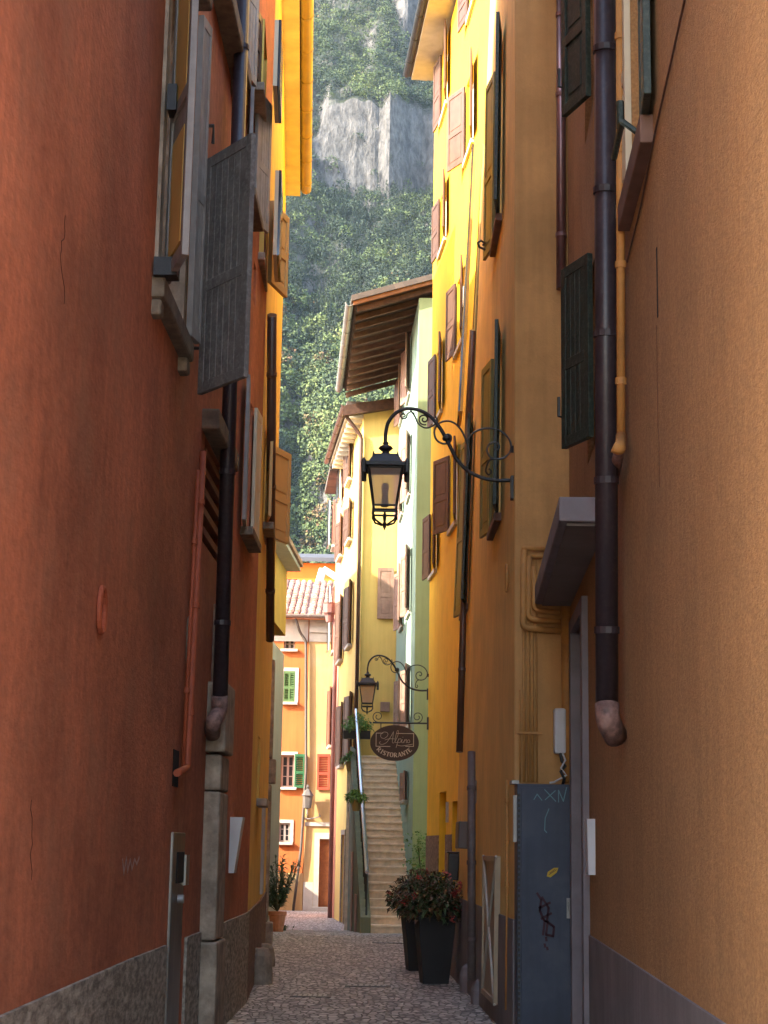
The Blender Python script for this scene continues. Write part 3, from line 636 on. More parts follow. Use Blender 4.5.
wallpipe(ho, R3, [(471.5, 752), (471.5, 980)], .045, mat('grey_brown_pipe', (.11, .08, .075), .5, dirt=(.2, .17, .15), dirt_s=12, dirt_a=.5), ncol=3, off=.10)
t, z = R3.hit(472, 836); P0, u, n, up = R3.frame(t, z); m2 = MB(); m2.box(P0, u, n, up, (-.3, -.02, -.15), (.25, .18, .16)); m2.build('junction_box', mat('grey_brown_box', (.13, .10, .09), .5), ho, bevel=.01)
wallpipe(ho, R3, [(507, 780), (507, 905), (506, 1010)], .012, ORPIPE, ncol=3, off=.02, name='conduit')
m2 = MB(); t, z = R3.hit(508.5, 578); P0, u, n, up = R3.frame(t, z)
m2.tube([P0 + n * .02 + (u * math.cos(a) * .05 + up * math.sin(a) * .13) for a in np.linspace(0, 2 * math.pi, 14)], .013, 6); m2.build('wall_ring', ORPIPE, ho)
m2 = MB(); t, z = R3.hit(476, 792); P0, u, n, up = R3.frame(t, z); m2.box(P0, u, n, up, (-.1, 0, -.13), (.1, .03, .13)); m2.build('house_plate', PALE, ho)
# the short side wall facing the viewer, with the pipe bundle
SF = Wall([(1.2, 15.3), (1.70, 15.3)], 'L', 14.6, back=None)
Y0 = 15.3
def fp(px_, py_, off=.03): p = at(px_, py_, Y0 - off); return p
for pts, r in ((([524, 550], [523, 628], [563, 631])), .030), (([529, 556], [528, 619], [563, 622]), .026), (([534, 566], [534, 610], [563, 613]), .026):
    pipe(ho, [fp(*q, r + .02) for q in pts], r, ORPIPE, 'conduit_pipe')
pipe(ho, [fp(524, 550, .05), fp(524, 548, .05), fp(545, 549, .05)], .022, ORPIPE, 'conduit_pipe')
pipe(ho, [fp(531, 556, .05), fp(546, 556, .05)], .022, ORPIPE, 'conduit_pipe')
for i, (x, yt) in enumerate(((523.5, 632), (528, 623), (532, 615), (536, 560), (519.5, 690))):
    pipe(ho, [fp(x, yt, .03), fp(x + .6, 782, .03)], .014 if i < 3 else .009, ORPIPE, 'conduit_pipe', seg=8)
pipe(ho, [fp(566, 600, .06), fp(568, 782, .06)], .05, ORPIPE, 'conduit_pipe')
m2 = MB(); 
for y_ in (733,): m2.box(fp(517, y_, .0), V((1, 0, 0)), V((0, -1, 0)), ZUP, (0, .01, -.01), (.22, .05, .01))
m2.build('pipe_clip', ORPIPE, ho)
pipe(ho, [fp(561, -20, .07), fp(561, 289, .07)], .045, LILPIPE, 'downpipe', [(tuple(fp(561, y_, .07)), (0, 0, 1)) for y_ in (15, 95, 235)])
pl = MB(); R3.strip(pl, 0.0, R3.S[-1], -.6, 1.02, .014); pl.build('plinth', LILAC, ho)
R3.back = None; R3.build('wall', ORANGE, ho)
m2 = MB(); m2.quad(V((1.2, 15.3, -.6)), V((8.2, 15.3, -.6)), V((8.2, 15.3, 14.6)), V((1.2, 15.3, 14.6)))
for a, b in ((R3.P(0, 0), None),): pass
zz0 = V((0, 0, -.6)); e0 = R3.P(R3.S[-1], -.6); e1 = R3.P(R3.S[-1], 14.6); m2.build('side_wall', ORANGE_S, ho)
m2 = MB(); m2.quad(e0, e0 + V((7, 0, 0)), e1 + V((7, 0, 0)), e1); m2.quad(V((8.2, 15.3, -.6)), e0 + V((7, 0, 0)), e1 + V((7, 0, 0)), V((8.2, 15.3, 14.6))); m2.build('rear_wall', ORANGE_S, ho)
roofslab(ho, (1.2, 15.4), (1.4, 23), 14.6, (-1, -.03), .35, 3.5, .3, TILE_D)
# metal hatch on it
t0, _ = R3.hit(500, 925); t1, _ = R3.hit(487, 925); zt = R3.hit(493, 856)[1]; zb = .18; P0, u, n, up = R3.frame((t0 + t1) / 2, 1); P0 = R3.P((t0 + t1) / 2, 0); W2 = (t1 - t0) / 2
ht = empty('meter_hatch', P0, 'tall pale metal hatch with a cross brace low on the orange wall', 'hatch')
HM = mat('hatch_metal', (.34, .26, .18), .5, .12, 5, metal=.3)
m2 = MB(); m2.box(P0, u, n, up, (-W2, 0, zb), (W2, .035, zt)); m2.build('door_leaf', HM, ht)
m2 = MB()
for a, b in (((-W2, zb), (W2, zb + .05)), ((-W2, zt - .05), (W2, zt)), ((-W2, zb), (-W2 + .05, zt)), ((W2 - .05, zb), (W2, zt))): m2.box(P0, u, n, up, (a[0], .034, a[1]), (b[0], .055, b[1]))
m2.build('frame', HM, ht)
m2 = MB()
for sg in (1, -1): m2.tube([P0 + u * (-W2 * sg) + up * zb + n * .045, P0 + u * (W2 * sg) + up * zt + n * .045], .014, 6)
m2.build('cross_brace', PALE, ht)
# navy cabinet
cb0 = at(517, 900, 15.0); cb1 = at(578, 900, 15.0); zt = at(540, 784, 15.0).z
nc = empty('utility_cabinet', (cb0.x + .28, 15.1, 0), 'tall navy blue metal cabinet with chalk marks and a small yellow sticker', 'cabinet')
m2 = MB(); m2.abox((cb0.x, 15.0, -.2), (cb1.x, 15.29, zt)); m2.build('casing', NAVY, nc, bevel=.008)
m2 = MB(); m2.abox((cb0.x + .035, 14.985, .02), (cb1.x - .012, 14.999, zt - .03)); m2.build('door', NAVY, nc, bevel=.004)
m2 = MB(); 
for k in range(46): m2.abox((cb0.x + .004, 14.984, .05 + k * .045), (cb0.x + .026, 14.998, .075 + k * .045))
m2.build('hinge_strip', IRON, nc)
m2 = MB(); m2.abox((cb0.x - .03, 15.02, zt - .5), (cb0.x - .001, 15.08, zt - .1)); m2.abox((cb0.x - .045, 15.02, zt + .0), (cb0.x + .02, 15.28, zt + .03)); m2.build('bracket', ZINC, nc)
CH = mat('pale_chalk', (.15, .30, .33), .8); TAGR = mat('dark_red_marker', (.055, .018, .028), .6); STK = mat('yellow_sticker', (.55, .36, .04), .5)
kx = 15 / FOC
def cabpt(px_, py_): q = at(px_, py_, 14.984); return (q.x - cb0.x, q.z)
Pc = V((cb0.x, 14.984, 0)); Ux = V((1, 0, 0)); Nn = V((0, -1, 0))
S = lambda l: [cabpt(400 + x / 3.735, 750 + y / 3.735) for x, y in l]
ribbon('chalk_mark', [S([(500, 185), (512, 165), (530, 188)]), S([(540, 148), (582, 192)]), S([(580, 152), (542, 186)]), S([(592, 195), (592, 150), (610, 192), (622, 140)]), S([(556, 220), (542, 255), (540, 300), (548, 308)])], .008, CH, Pc, Ux, ZUP, Nn, nc)
ribbon('marker_tag', [S([(512, 535), (528, 560), (522, 600), (540, 640), (534, 690)]), S([(530, 550), (555, 590), (548, 640), (575, 660), (572, 695), (545, 690), (552, 640)]), S([(520, 590), (560, 570)]), S([(528, 630), (565, 610)]), S([(545, 700), (547, 712)]), S([(540, 725), (542, 735)]), S([(549, 738), (551, 745)])], .02, TAGR, Pc, Ux, ZUP, Nn, nc)
q = [V((cb0.x, 14.983, 0)) + V((a, 0, b)) for a, b in S([(548, 472), (552, 455), (575, 440), (592, 440), (585, 458), (562, 476)])]
m2 = MB(); m2.poly(q); m2.poly([p + V((0, -.001, 0)) for p in q]); m2.build('sticker', STK, nc)
ribbon('sticker_print', [S([(556, 466), (584, 447)]), S([(559, 460), (578, 446)])], .004, TAGR, V((cb0.x, 14.981, 0)), Ux, ZUP, Nn, nc)
m2 = MB(); m2.abox((cb1.x - .10, 14.965, 1.05), (cb1.x - .065, 14.984, 1.22)); m2.tube([V((cb1.x - .083, 14.97, 1.19)), V((cb1.x - .083, 14.95, 1.19)), V((cb1.x - .083, 14.945, 1.10))], .008, 6); m2.build('lock_handle', ZINC, nc)
# white intercom box with cable
bx0 = at(560, 731, 15.22); wb = empty('junction_box', bx0, 'small white plastic box with loose cables above the navy cabinet', 'junction box')
m2 = MB(); m2.abox((bx0.x - .055, 15.17, bx0.z - .2), (bx0.x + .05, 15.29, bx0.z + .2)); m2.build('casing', WHITEPL, wb, bevel=.02)
m2 = MB(); m2.tube([bx0 + V(q) for q in ((0, -.03, -.2), (.01, -.05, -.27), (.04, -.05, -.31), (.0, -.05, -.36), (.03, -.06, -.42), (.02, -.03, -.47))], .014, 6); m2.build('cable', IRON, wb)
m2 = MB(); m2.tube([bx0 + V(q) for q in ((.02, -.03, -.2), (.04, -.06, -.26), (.0, -.06, -.33), (.05, -.05, -.39), (-.06, -.06, -.455), (-.1, -.06, -.46))], .009, 6); m2.build('cable', WHITEPL, wb)
# guard stones right, letterbox
for (px_, py_, h, r_, lab) in ((468, 992, .33, .15, 'rounded guard stone against the right wall beside the brown pipe, farther of two'), (477, 1004, .26, .12, 'rounded guard stone against the right wall below the pale hatch, nearer of two')):
    g = ground_at(px_, py_); m2 = MB(); m2.lathe((g.x + .05, g.y, 0), [(r_, -.2), (r_, h * .55), (r_ * .8, h * .85), (r_ * .35, h)], 10); o = m2.build('guard_stone', LILSTONE, bevel=.01); tag(o, lab, 'guard stone')
t, z = R3.hit(458, 867); P0, u, n, up = R3.frame(min(t, R3.S[-1] - .3), z)
m2 = MB(); m2.box(P0, u, n, up, (-.16, .0, -.17), (.16, .14, .17)); m2.box(P0, u, n, up, (-.17, .0, .171), (.17, .16, .195)); o = m2.build('letterbox', IRON, bevel=.01); tag(o, 'small black letterbox on the right wall behind the planters', 'letterbox')
# curled iron hook high on the wall
t, z = R3.hit(494, 250); P0, u, n, up = R3.frame(t, z)
m2 = MB(); m2.tube([P0 + n * a + up * b for a, b in ((0, 0), (.1, .0), (.17, .03), (.19, .08), (.15, .11), (.11, .08), (.13, .05))], .014, 6); o = m2.build('iron_hook', IRON); tag(o, 'curled iron hook high on the orange wall between the green shutters', 'hook')

# ================================================================== RIGHT: bright yellow house
R4 = Wall([(1.70, 23.8), (.93, 33.5)], 'R', 16.9, back=(7, 0))
hb = empty('house', (1.3, 28, 0), 'bright yellow house with brown shutters and deep pale eaves, right of the stairs', 'house')
BB = dict(frame=WHITEP, lm=SH_BROWN, sill=PALE, style='panel', sd=.06, lw=.58)
for (a, b, yt, yb, k) in ((449, 441, 45, 110, {}), (447, 440, 190, 245, {}), (443, 436, 348, 415, {}), (437, 431, 510, 572, {})):
    s_a = R4.hit((a + b) / 2, (yt + yb) / 2)[0]; rwin(hb, R4, a, b, yt, yb, w=.95, offn=9, offf=7, **BB)
rwin(hb, R4, 474, 466, 75, 150, w=.95, offn=9, offf=24, **BB)
rwin(hb, R4, 464, 457, 275, 345, w=.95, offn=9, offf=9, **BB)
rwin(hb, R4, 458, 450, 450, 525, w=.95, offn=9, offf=22, **BB)
rwin(hb, R4, 476, 470, -40, 5, w=.95, offn=9, offf=9, **BB)
for (a, b, yt) in ((446, 438.5, 792), (458, 452, 801)):
    s0 = R4.hit(a, 850)[0]; s1 = R4.hit(b, 850)[0]; zt = R4.hit((a + b) / 2, yt)[1]; s1 = s0 + min(abs(s1 - s0), 1.1); R4.open.append((s0, s1, -.1, zt, .3)); P0, u, n, up = R4.frame((s0 + s1) / 2, 0); P0 = R4.P((s0 + s1) / 2, 0); W2 = (s1 - s0) / 2
    m2 = MB(); m2.box(P0, u, n, up, (-W2 + .002, -.29, -.05), (W2 - .002, -.24, zt - .003)); m2.build('door', OLIVE_REFL_DOOR, hb)
    m2 = MB(); m2.box(P0, u, n, up, (-W2 - .35, 0, zt - .55), (-W2 - .15, .03, zt - .2)); m2.build('house_plate', PALE, hb)
op = sorted(R4.open, key=lambda o: o[0]); pl = MB(); prev = 0
for o in [o for o in R4.open if o[2] < 0]: pass
dd = sorted([o for o in R4.open if o[2] < 0]); prev = 0.
for o in dd: R4.strip(pl, prev, o[0] - .002, -.6, 1.88, .02); prev = o[1] + .002
R4.strip(pl, prev, R4.S[-1], -.6, 1.88, .02); pl.build('plinth', BROWNPL, hb)
R4.build('wall', YELLOW, hb)
ze = at(435, 81, 33.5).z
A = V((.93, 33.5, 0)); B = V((1.70, 23.8, 0)); n = V((-.997, -.079, 0))
def eb(z0, th, w0, w1, e0=0.):
    u = (A - B).normalized(); q = [B + n * w0, A + u * e0 + n * w0, A + u * e0 + n * w1, B + n * w1]; return [p + ZUP * z0 for p in q] + [p + ZUP * (z0 + th) for p in q]
mb = MB(); mb.hexa(eb(ze, .06, -.3, .5)); mb.build('eave_soffit', PALE, hb)
mb = MB(); mb.hexa(eb(ze + .062, .1, -6, .54)); mb.build('roof', TILE_D, hb)
q0 = B + n * .60; q1 = A + n * .60; gutter(hb, (q0.x, q0.y), (q1.x, q1.y), ze + .12, .08, IRON)
print('R4 eave', ze)

# ================================================================== green house beside the stairs
hg = empty('house', (.8, 39, 0), 'pale green house right of the staircase with a wide timber eave', 'house')
G1 = Wall([(.70, 36.0), (.36, 43.25)], 'R', 13.6, back=(6, 0))
zge = at(356, 307, 36).z
GW = dict(frame=WHITEP, lm=SH_ROSE, sill=PALE, style='panel', sd=.06, offn=14, offf=14)
for yt, yb in ((345, 395), (440, 495), (552, 612), (668, 725)):
    for (a, b) in ((411.5, 407.5), (404, 400.5)):
        dy = 0 if a > 410 else (18 if yt > 600 else 30 if yt > 540 else 42 if yt > 400 else 50)
        rwin(hg, G1, a, b, yt + dy * .6, yb + dy * .45, w=.9, **GW)
rwin(hg, G1, 408, 406, 772, 800, w=.7, frame=WHITEP, lm=SH_ROSE, sill=PALE, offn=12, offf=12)
G1.build('wall', GREEN, hg)
G2 = Wall([(.70, 35.985), (2.2, 35.985)], 'L', 13.6, back=None)
G2.build('front_wall', mat('pale_lime_render', (.35, .43, .22), .9, .06, 1.3, .2, 40, streak=.1), hg)
# timber eave: boards and rafters, roof falling to the left
xo = at(356, 307, 36).x; sl_ = .30
def gz(x): return zge + (x - xo) * sl_
mb = MB()
yn, yf = 35.85, 43.1; xs0, xs1 = xo, xo - (yf - yn) * .055
def eq(x0a, x0b, x1a, x1b, z0a, z1a, th, ya, yb_):  # slab between two lines
    return [V((x0a, ya, z0a)), V((x1a, ya, z1a)), V((x1b, yb_, z1a)), V((x0b, yb_, z0a)), V((x0a, ya, z0a + th)), V((x1a, ya, z1a + th)), V((x1b, yb_, z1a + th)), V((x0b, yb_, z0a + th))]
mb.hexa(eq(xs0, xs1, 5.0, 4.6, zge, gz(5.0), .05, yn, yf)); mb.build('roof_boards', WOOD, hg)
RAFT = mat('rafter_timber', (.10, .05, .033), .8, .2, 8)
for k in range(12):
    mb = MB()
    y = yn + .12 + k * .62
    if y > yf: break
    xa = xs0 - (y - yn) * .055 + .03
    mb.hexa([V((xa, y, gz(xa) - .13)), V((1.0, y, gz(1.0) - .13)), V((1.0, y + .09, gz(1.0) - .13)), V((xa, y + .09, gz(xa) - .13)), V((xa, y, gz(xa) - .003)), V((1.0, y, gz(1.0) - .003)), V((1.0, y + .09, gz(1.0) - .003)), V((xa, y + .09, gz(xa) - .003))]); mb.build('rafter', RAFT, hg)
mb = MB(); mb.hexa(eq(xs0 - .06, xs0 - .06, 5.0, 5.0, zge - .02, gz(5.) - .0, .16, yn - .06, yn - .005)); mb.build('barge_board', WOOD_L, hg)
mb = MB(); mb.hexa(eq(xs0 - .1, xs1 - .1, 5.0, 4.6, zge + .055, gz(5.0) + .06, .13, yn - .12, yf)); mb.build('roof', TILE_D, hg)
gutter(hg, (xs0 - .14, yn), (xs1 - .14, yf), zge + .06, .09, ZINC)

# ================================================================== lemon house behind the stairs
hl = empty('house', (-.5, 44, 0), 'lemon yellow house at the top of the stairs with brown shutters and a corner downpipe', 'house')
LY = Wall([(-.56, 43.35), (-1.24, 50.0)], 'L', 12.9, back=None)      # street side (faces left)
LY.side = 'R'
zY = at(360, 411, 43.3).z
LF = Wall([(-.56, 43.33), (1.2, 43.33)], 'L', zY + .12, back=(-.0, 6))
cc_, ff = [], dict(frame=WHITEP, lm=SH_BROWN, sill=PALE, offn=12, offf=12)
for (a, b, yt, yb) in ((353, 349, 440, 480), (345, 341, 468, 500), (353, 349, 585, 645), (344, 340, 600, 660), (353.5, 349.5, 695, 760), (345, 341, 705, 765), (353, 349, 505, 540), (344, 340, 520, 556)):
    winpx(hl, LY, a, b, yt, yb, w=.95, **ff)
LY.ztop = zY
for (a, b, yt) in ((352, 348, 840), (345, 341.5, 835)):
    s0 = LY.hit((a + b) / 2, 880)[0]; zt = LY.hit((a + b) / 2, yt)[1]; LY.open.append((s0 - .5, s0 + .5, -.6, zt, .25)); P0, u, n, up = LY.frame(s0, 0); P0 = LY.P(s0, 0)
    m2 = MB(); m2.box(P0, u, n, up, (-.498, -.24, -.5), (.498, -.2, zt - .003)); m2.build('door', SH_BROWN, hl)
    m2 = MB(); m2.box(P0, u, n, up, (-.64, -.01, -.5), (-.502, .04, zt + .14)); m2.box(P0, u, n, up, (.502, -.01, -.5), (.64, .04, zt + .14)); m2.box(P0, u, n, up, (-.501, -.01, zt + .002), (.501, .04, zt + .14)); m2.build('door_surround', STONE, hl)
LY.build('wall', YEL_Y, hl)
LF.build('front_wall', YEL_Y, hl)
wb_ = at(377.5, 594, 43.33); zt = at(385, 568, 43.3).z; zb = at(385, 619, 43.3).z
leaf(hl, V((wb_.x, 43.27, zb)), V((1, 0, 0)), zb, zt, .42, SH_ROSE, 'panel', label='closed brown shutter leaf on the blind front wall')
q = at(385, 707, 43.3); m2 = MB(); m2.abox((q.x - .12, 43.2, q.z - .12), (q.x + .12, 43.34, q.z + .12)); m2.build('letterbox', SH_ROSE, hl, bevel=.01)
mb = MB(); zf = at(345, 412, 43.2).z; xa = at(345, 412, 43.2).x
mb.hexa([V((xa - .05, 43.0, zf - .15)), V((1.4, 43.0, zf - .15 + .45)), V((1.4, 43.2, zf - .15 + .45)), V((xa - .05, 43.2, zf - .15)), V((xa - .05, 43.0, zf + .12)), V((1.4, 43.0, zf + .12 + .45)), V((1.4, 43.2, zf + .12 + .45)), V((xa - .05, 43.2, zf + .12))]); mb.build('barge_board', WOOD, hl)
u = V((-.68, 6.65, 0)).normalized(); n = V((-u.y, u.x, 0)); A = V((-.56, 43.22, 0)); B = V((-1.24, 50, 0))
def ebx(z0, th, w0, w1, a=0, b=0): q = [A - u * a + n * w0, B + u * b + n * w0, B + u * b + n * w1, A - u * a + n * w1]; return [p + ZUP * z0 for p in q] + [p + ZUP * (z0 + th) for p in q]
mb = MB(); mb.hexa(ebx(zY - .0, .08, -.3, .42)); mb.build('eave_soffit', PALE, hl)
for k in range(12):
    P_ = A + u * (.2 + k * .55); MB().box(P_ + ZUP * (zY - .16), u, n, ZUP, (0, .0, 0), (.14, .36, .158)).build('eave_bracket', PALE, hl)
mb = MB(); mb.hexa(ebx(zY + .09, .14, -4, .46)); mb.build('roof', TILE_D, hl)
g0 = A + n * .52; g1 = B + n * .52; gutter(hl, (g0.x, g0.y), (g1.x, g1.y), zY + .14, .08, BRNPIPE)
g2 = V((-.60, 43.24, 0)); pipe(hl, [V((g0.x, g0.y + .05, zY + .08)), V((g0.x + .02, g0.y, zY - .15)), V((g2.x - .02, g2.y, zY - .7)), V((g2.x - .02, g2.y, -.35))], .05, BRNPIPE, 'downpipe')
# pink house next along
hp = empty('house', (-1.5, 52, -.35), 'narrow pink house squeezed between the lemon house and the cream end house', 'house')
zP = at(331, 470, 50).z
PK = Wall([(-1.25, 50.02), (-1.52, 53.6)], 'R', zP, back=(5, 0))
for (yt, yb) in ((505, 545), (590, 650), (690, 745)): winpx(hp, PK, 333.5, 331, yt, yb, w=.9, **ff)
PK.build('wall', PINK, hp)
mb = MB(); A2 = V((-1.25, 50.02, 0)); B2 = V((-1.52, 53.6, 0)); 
q = [A2 - n * 3, B2 - n * 3, B2 + n * .4, A2 + n * .4]; mb.hexa([p + ZUP * (zP + .01) for p in q] + [p + ZUP * (zP + .16) for p in q]); mb.build('roof', TILE_D, hp)
pt = [at(327, 596, 50.6), at(327, 606, 50.6), at(333, 615, 50.4), at(333, 735, 50.4)]
pipe(hp, [V((-1.56, 50.5, pt[2].z)), V((-1.38, 50.5, pt[2].z - .3)), V((-1.38, 50.5, -.35))], .065, mat('rose_pipe', (.24, .12, .11), .5), 'downpipe')
m2 = MB(); m2.lathe((-1.58, 50.5, pt[2].z - .05), [(.10, -.15), (.14, .05), (.20, .12), (.20, .38), (.22, .42)], 10); m2.build('rain_hopper', mat('rose_pipe', (.24, .12, .11)), hp)

# ================================================================== end of the street: orange + cream houses
YE = 56.0
def X(px_, py_, y=YE): return at(px_, py_, y).x
def Z(px_, py_, y=YE): return at(px_, py_, y).z
def onE(bld, wall, px0, px1, yt, yb, x0w, **k):
    xa, xb = X(px0, (yt + yb) / 2), X(px1, (yt + yb) / 2); return window(bld, wall, (xa + xb) / 2 - x0w, xb - xa, Z(px0, yb), Z(px0, yt), **k)
zE = Z(300, 619)
xm = X(306, 750)
EO = Wall([(-6.5, YE), (xm, YE)], 'L', zE, zbot=-.5, back=(0, 7)); heo = empty('house', (-3.5, YE, -.35), 'orange house across the end of the street with green shutters and white window surrounds', 'house')
we = onE(heo, EO, 283.5, 295, 671, 702, -6.5, frame=SH_SAGE, sill=PALE, surround=PALE, depth=.1); x0 = X(283.5, 690); x1 = X(295, 690)
P_ = V((x0, YE - .0, Z(285, 702))); H_ = Z(285, 671) - Z(285, 702)
leaf(we, V((x0 + .01, YE - .01, P_.z)), V((1, 0, 0)), P_.z, P_.z + H_, (x1 - x0) / 2 - .01, SH_SAGE, 'louver', .04); leaf(we, V((x1 - .01, YE - .01, P_.z)), V((-1, 0, 0)), P_.z, P_.z + H_, (x1 - x0) / 2 - .01, SH_SAGE, 'louver', .04)
we = onE(heo, EO, 281, 294, 755, 787, -6.5, frame=PALE, sill=PALE, surround=PALE, depth=.25)
x1 = X(294, 770) + .02; z0 = Z(294, 788); leaf(we, V((x1, YE - .06, z0)), V((1, 0, 0)), z0, Z(294, 754), X(304.5, 770) - x1, SH_BRIGHT, 'louver', .04)
onE(heo, EO, 279, 290, 823, 842, -6.5, frame=SH_GREY2, sill=PALE, surround=PALE, depth=.1)
onE(heo, EO, 284, 295, 633, 649, -6.5, frame=SH_GREY2, sill=PALE, depth=.2)
EO.build('wall', ORA_E, heo)
m2 = MB(); m2.abox((-6.5, YE - .03, -.5), (xm, YE + .01, Z(290, 873))); m2.build('plinth', CREAM, heo)
xr = X(345, 750)
EC = Wall([(xm + .01, YE), (xr + 2, YE)], 'L', zE, zbot=-.5, back=(0, 7)); hec = empty('house', (-1.6, YE, -.35), 'cream house across the end of the street with a brown door and red shutter', 'house')
x0 = X(319, 870); x1 = X(330, 870); ztd = Z(319, 839)
EC.open.append((x0 - xm - .01, x1 - xm - .01, -.5, ztd, .2))
m2 = MB()
for k in range(14): m2.abox((x0 + .003, YE + .12, -.33 + k * (ztd + .33) / 14), (x1 - .003, YE + .16, -.33 + (k + .93) * (ztd + .33) / 14))
m2.abox((x0, YE + .15, -.34), (x1, YE + .19, ztd)); m2.build('door', DOORW, hec)
m2 = MB(); m2.abox((x0 - .17, YE - .05, -.5), (x0 - .002, YE + .1, ztd + .2)); m2.abox((x1 + .002, YE - .05, -.5), (x1 + .17, YE + .1, ztd + .2)); m2.abox((x0 - .001, YE - .05, ztd + .002), (x1 + .001, YE + .1, ztd + .2)); m2.build('door_surround', PALE, hec)
m2 = MB(); m2.abox((x0 - .2, YE - .4, -.5), (x1 + .2, YE - .052, -.22)); m2.build('doorstep', PALE, hec)
m2 = MB(); zc_ = Z(312, 826); m2.abox((xm + .02, YE - .05, zc_), (xr + 2, YE - .001, zc_ + .12)); m2.build('string_course', PALE, hec); m2 = MB(); m2.abox((xm + .02, YE - .03, zE - .75), (xr + 2, YE - .001, zE - .02)); m2.abox((xm + .02, YE - .10, zE - .45), (xr + 2, YE - .031, zE - .3)); m2.build('cornice', PALE, hec)
m2 = MB(); m2.abox((-6.5, YE - .03, zE - .75), (xm - .02, YE - .001, zE - .02)); m2.build('cornice', PALE, heo)
z0 = Z(322, 790); x2 = X(317, 770); leaf(hec, V((x2, YE - .05, z0)), V((1, 0, 0)), z0, Z(322, 754), .42, SH_RED, 'louver', .04)
m2 = MB(); m2.abox((xm + .02, YE - .035, -.5), (x0 - .18, YE - .002, Z(310, 882))); m2.build('plinth', PALE, hec)
EC.build('wall', CREAM, hec)
# downpipe between them
pipe(hec, [V((X(296, 622), YE - .35, zE - .02)), V((X(300, 630), YE - .15, zE - .45)), V((X(306, 645), YE - .1, zE - .75)), V((X(306.5, 760), YE - .1, Z(306, 770))), V((X(301, 850), YE - .1, Z(301, 850))), V((X(293, 915), YE - .1, -.4))], .045, mat('dull_grey_pipe', (.09, .075, .065), .5), 'downpipe')
# tiled roof with real half-round tile rows
TW = .21
def tiled(parent, x0, x1, ya, za, yb_, zb_, m):
    mb = MB(); L = math.hypot(yb_ - ya, zb_ - za); nrow = int(L / .36); nc_ = int((x1 - x0) / TW)
    for i in range(nc_):
        for r in range(nrow):
            f0, f1 = r / nrow, (r + 1.12) / nrow; seg = 5; base = len(mb.v); jx = random.uniform(-.012, .012)
            for f, lift in ((f0, .035), (f1, .0)):
                for k in range(seg + 1):
                    a = math.pi * k / seg; mb.v.append((x0 + (i + .5) * TW + jx + math.cos(a) * TW * .42, ya + (yb_ - ya) * f, za + (zb_ - za) * f + math.sin(a) * .075 + lift))
            for k in range(seg): mb.f.append((base + k, base + k + 1, base + seg + 2 + k, base + seg + 1 + k))
            mb.f.append(tuple(base + k for k in range(seg + 1)))
    mb.hexa([V((x0, ya, za - .1)), V((x1, ya, za - .1)), V((x1, yb_, zb_ - .1)), V((x0, yb_, zb_ - .1)), V((x0, ya, za)), V((x1, ya, za)), V((x1, yb_, zb_)), V((x0, yb_, zb_))])
    return mb.build('roof', m, parent)
zr1 = at(300, 582, YE + 4.4).z
tiled(heo, -6.5, xm, YE - .4, zE + .05, YE + 4.4, zr1, TILE)
tiled(hec, xm, xr + 2, YE - .4, zE + .05, YE + 4.4, zr1 + .0, TILE)
gutter(heo, (-6.5, YE - .5), (xm - .01, YE - .5), zE + .08, .08, ZINC); gutter(hec, (xm, YE - .5), (xr + 2, YE - .5), zE + .08, .08, ZINC)
# orange house higher behind
hv = empty('house', (-3, 66, -.35), 'vivid orange house rising behind the tiled roof, grey metal roof edge', 'house')
zv = at(310, 563, 66).z; VW = Wall([(-8, 66), (.5, 66)], 'L', zv, zbot=-.4, back=(0, 6)); 
xa = at(294, 583, 66).x; window(hv, VW, xa + 8 - .1, .6, at(294, 590, 66).z, at(294, 579, 66).z, frame=PALE, sill=None)
VW.build('wall', ORA_B, hv)
m2 = MB(); m2.hexa([V((-8.2, 65.6, zv)), V((.7, 65.6, zv)), V((.7, 70, zv + .9)), V((-8.2, 70, zv + .9)), V((-8.2, 65.6, zv + .16)), V((.7, 65.6, zv + .16)), V((.7, 70, zv + 1.06)), V((-8.2, 70, zv + 1.06))]); m2.build('roof', mat('slate_roof', (.07, .07, .08), .7), hv)
# white barge of a lean-to roof
p0 = at(317, 589, 62); p1 = at(323, 569, 62); m2 = MB(); m2.tube([p0, p1], .14, 4); m2.tube([p1, p1 + V((1.5, 0, -.9))], .12, 4); m2.build('white_verge', WHITEP, hv)

# wall lantern placed on the cream house: later with the lamps

# ================================================================== STAIRS
st = empty('staircase', (.2, 36, 0), 'long straight flight of worn pale stone steps climbing between the houses', 'staircase')
NS = 24; y0, y1 = 35.55, 43.0; rz = .165
xl = lambda y: -.13 - .0525 * (y - 35.6); xr_ = lambda y: .70 - .047 * (y - 36)
tr = (y1 - y0) / NS
for k in range(NS):
    m2 = MB(); ya = y0 + k * tr; z1 = (k + 1) * rz - .06
    m2.hexa([V((xl(ya), ya + .03, -.5)), V((xr_(ya) + .02, ya + .03, -.5)), V((xr_(ya) + .02, ya + tr + .03, -.5)), V((xl(ya), ya + tr + .03, -.5)),
             V((xl(ya), ya + .03, z1 - .045)), V((xr_(ya) + .02, ya + .03, z1 - .045)), V((xr_(ya) + .02, ya + tr + .03, z1 - .045)), V((xl(ya), ya + tr + .03, z1 - .045))])
    m2.hexa([V((xl(ya) - .01, ya - .02, z1 - .044)), V((xr_(ya) + .02, ya - .02, z1 - .044)), V((xr_(ya) + .02, ya + tr + .05, z1 - .044)), V((xl(ya) - .01, ya + tr + .05, z1 - .044)),
             V((xl(ya) - .01, ya - .02, z1)), V((xr_(ya) + .02, ya - .02, z1)), V((xr_(ya) + .02, ya + tr + .05, z1)), V((xl(ya) - .01, ya + tr + .05, z1))])
    m2.build('step', STEPM, st, bevel=.006)
m2 = MB(); zt = NS * rz - .06
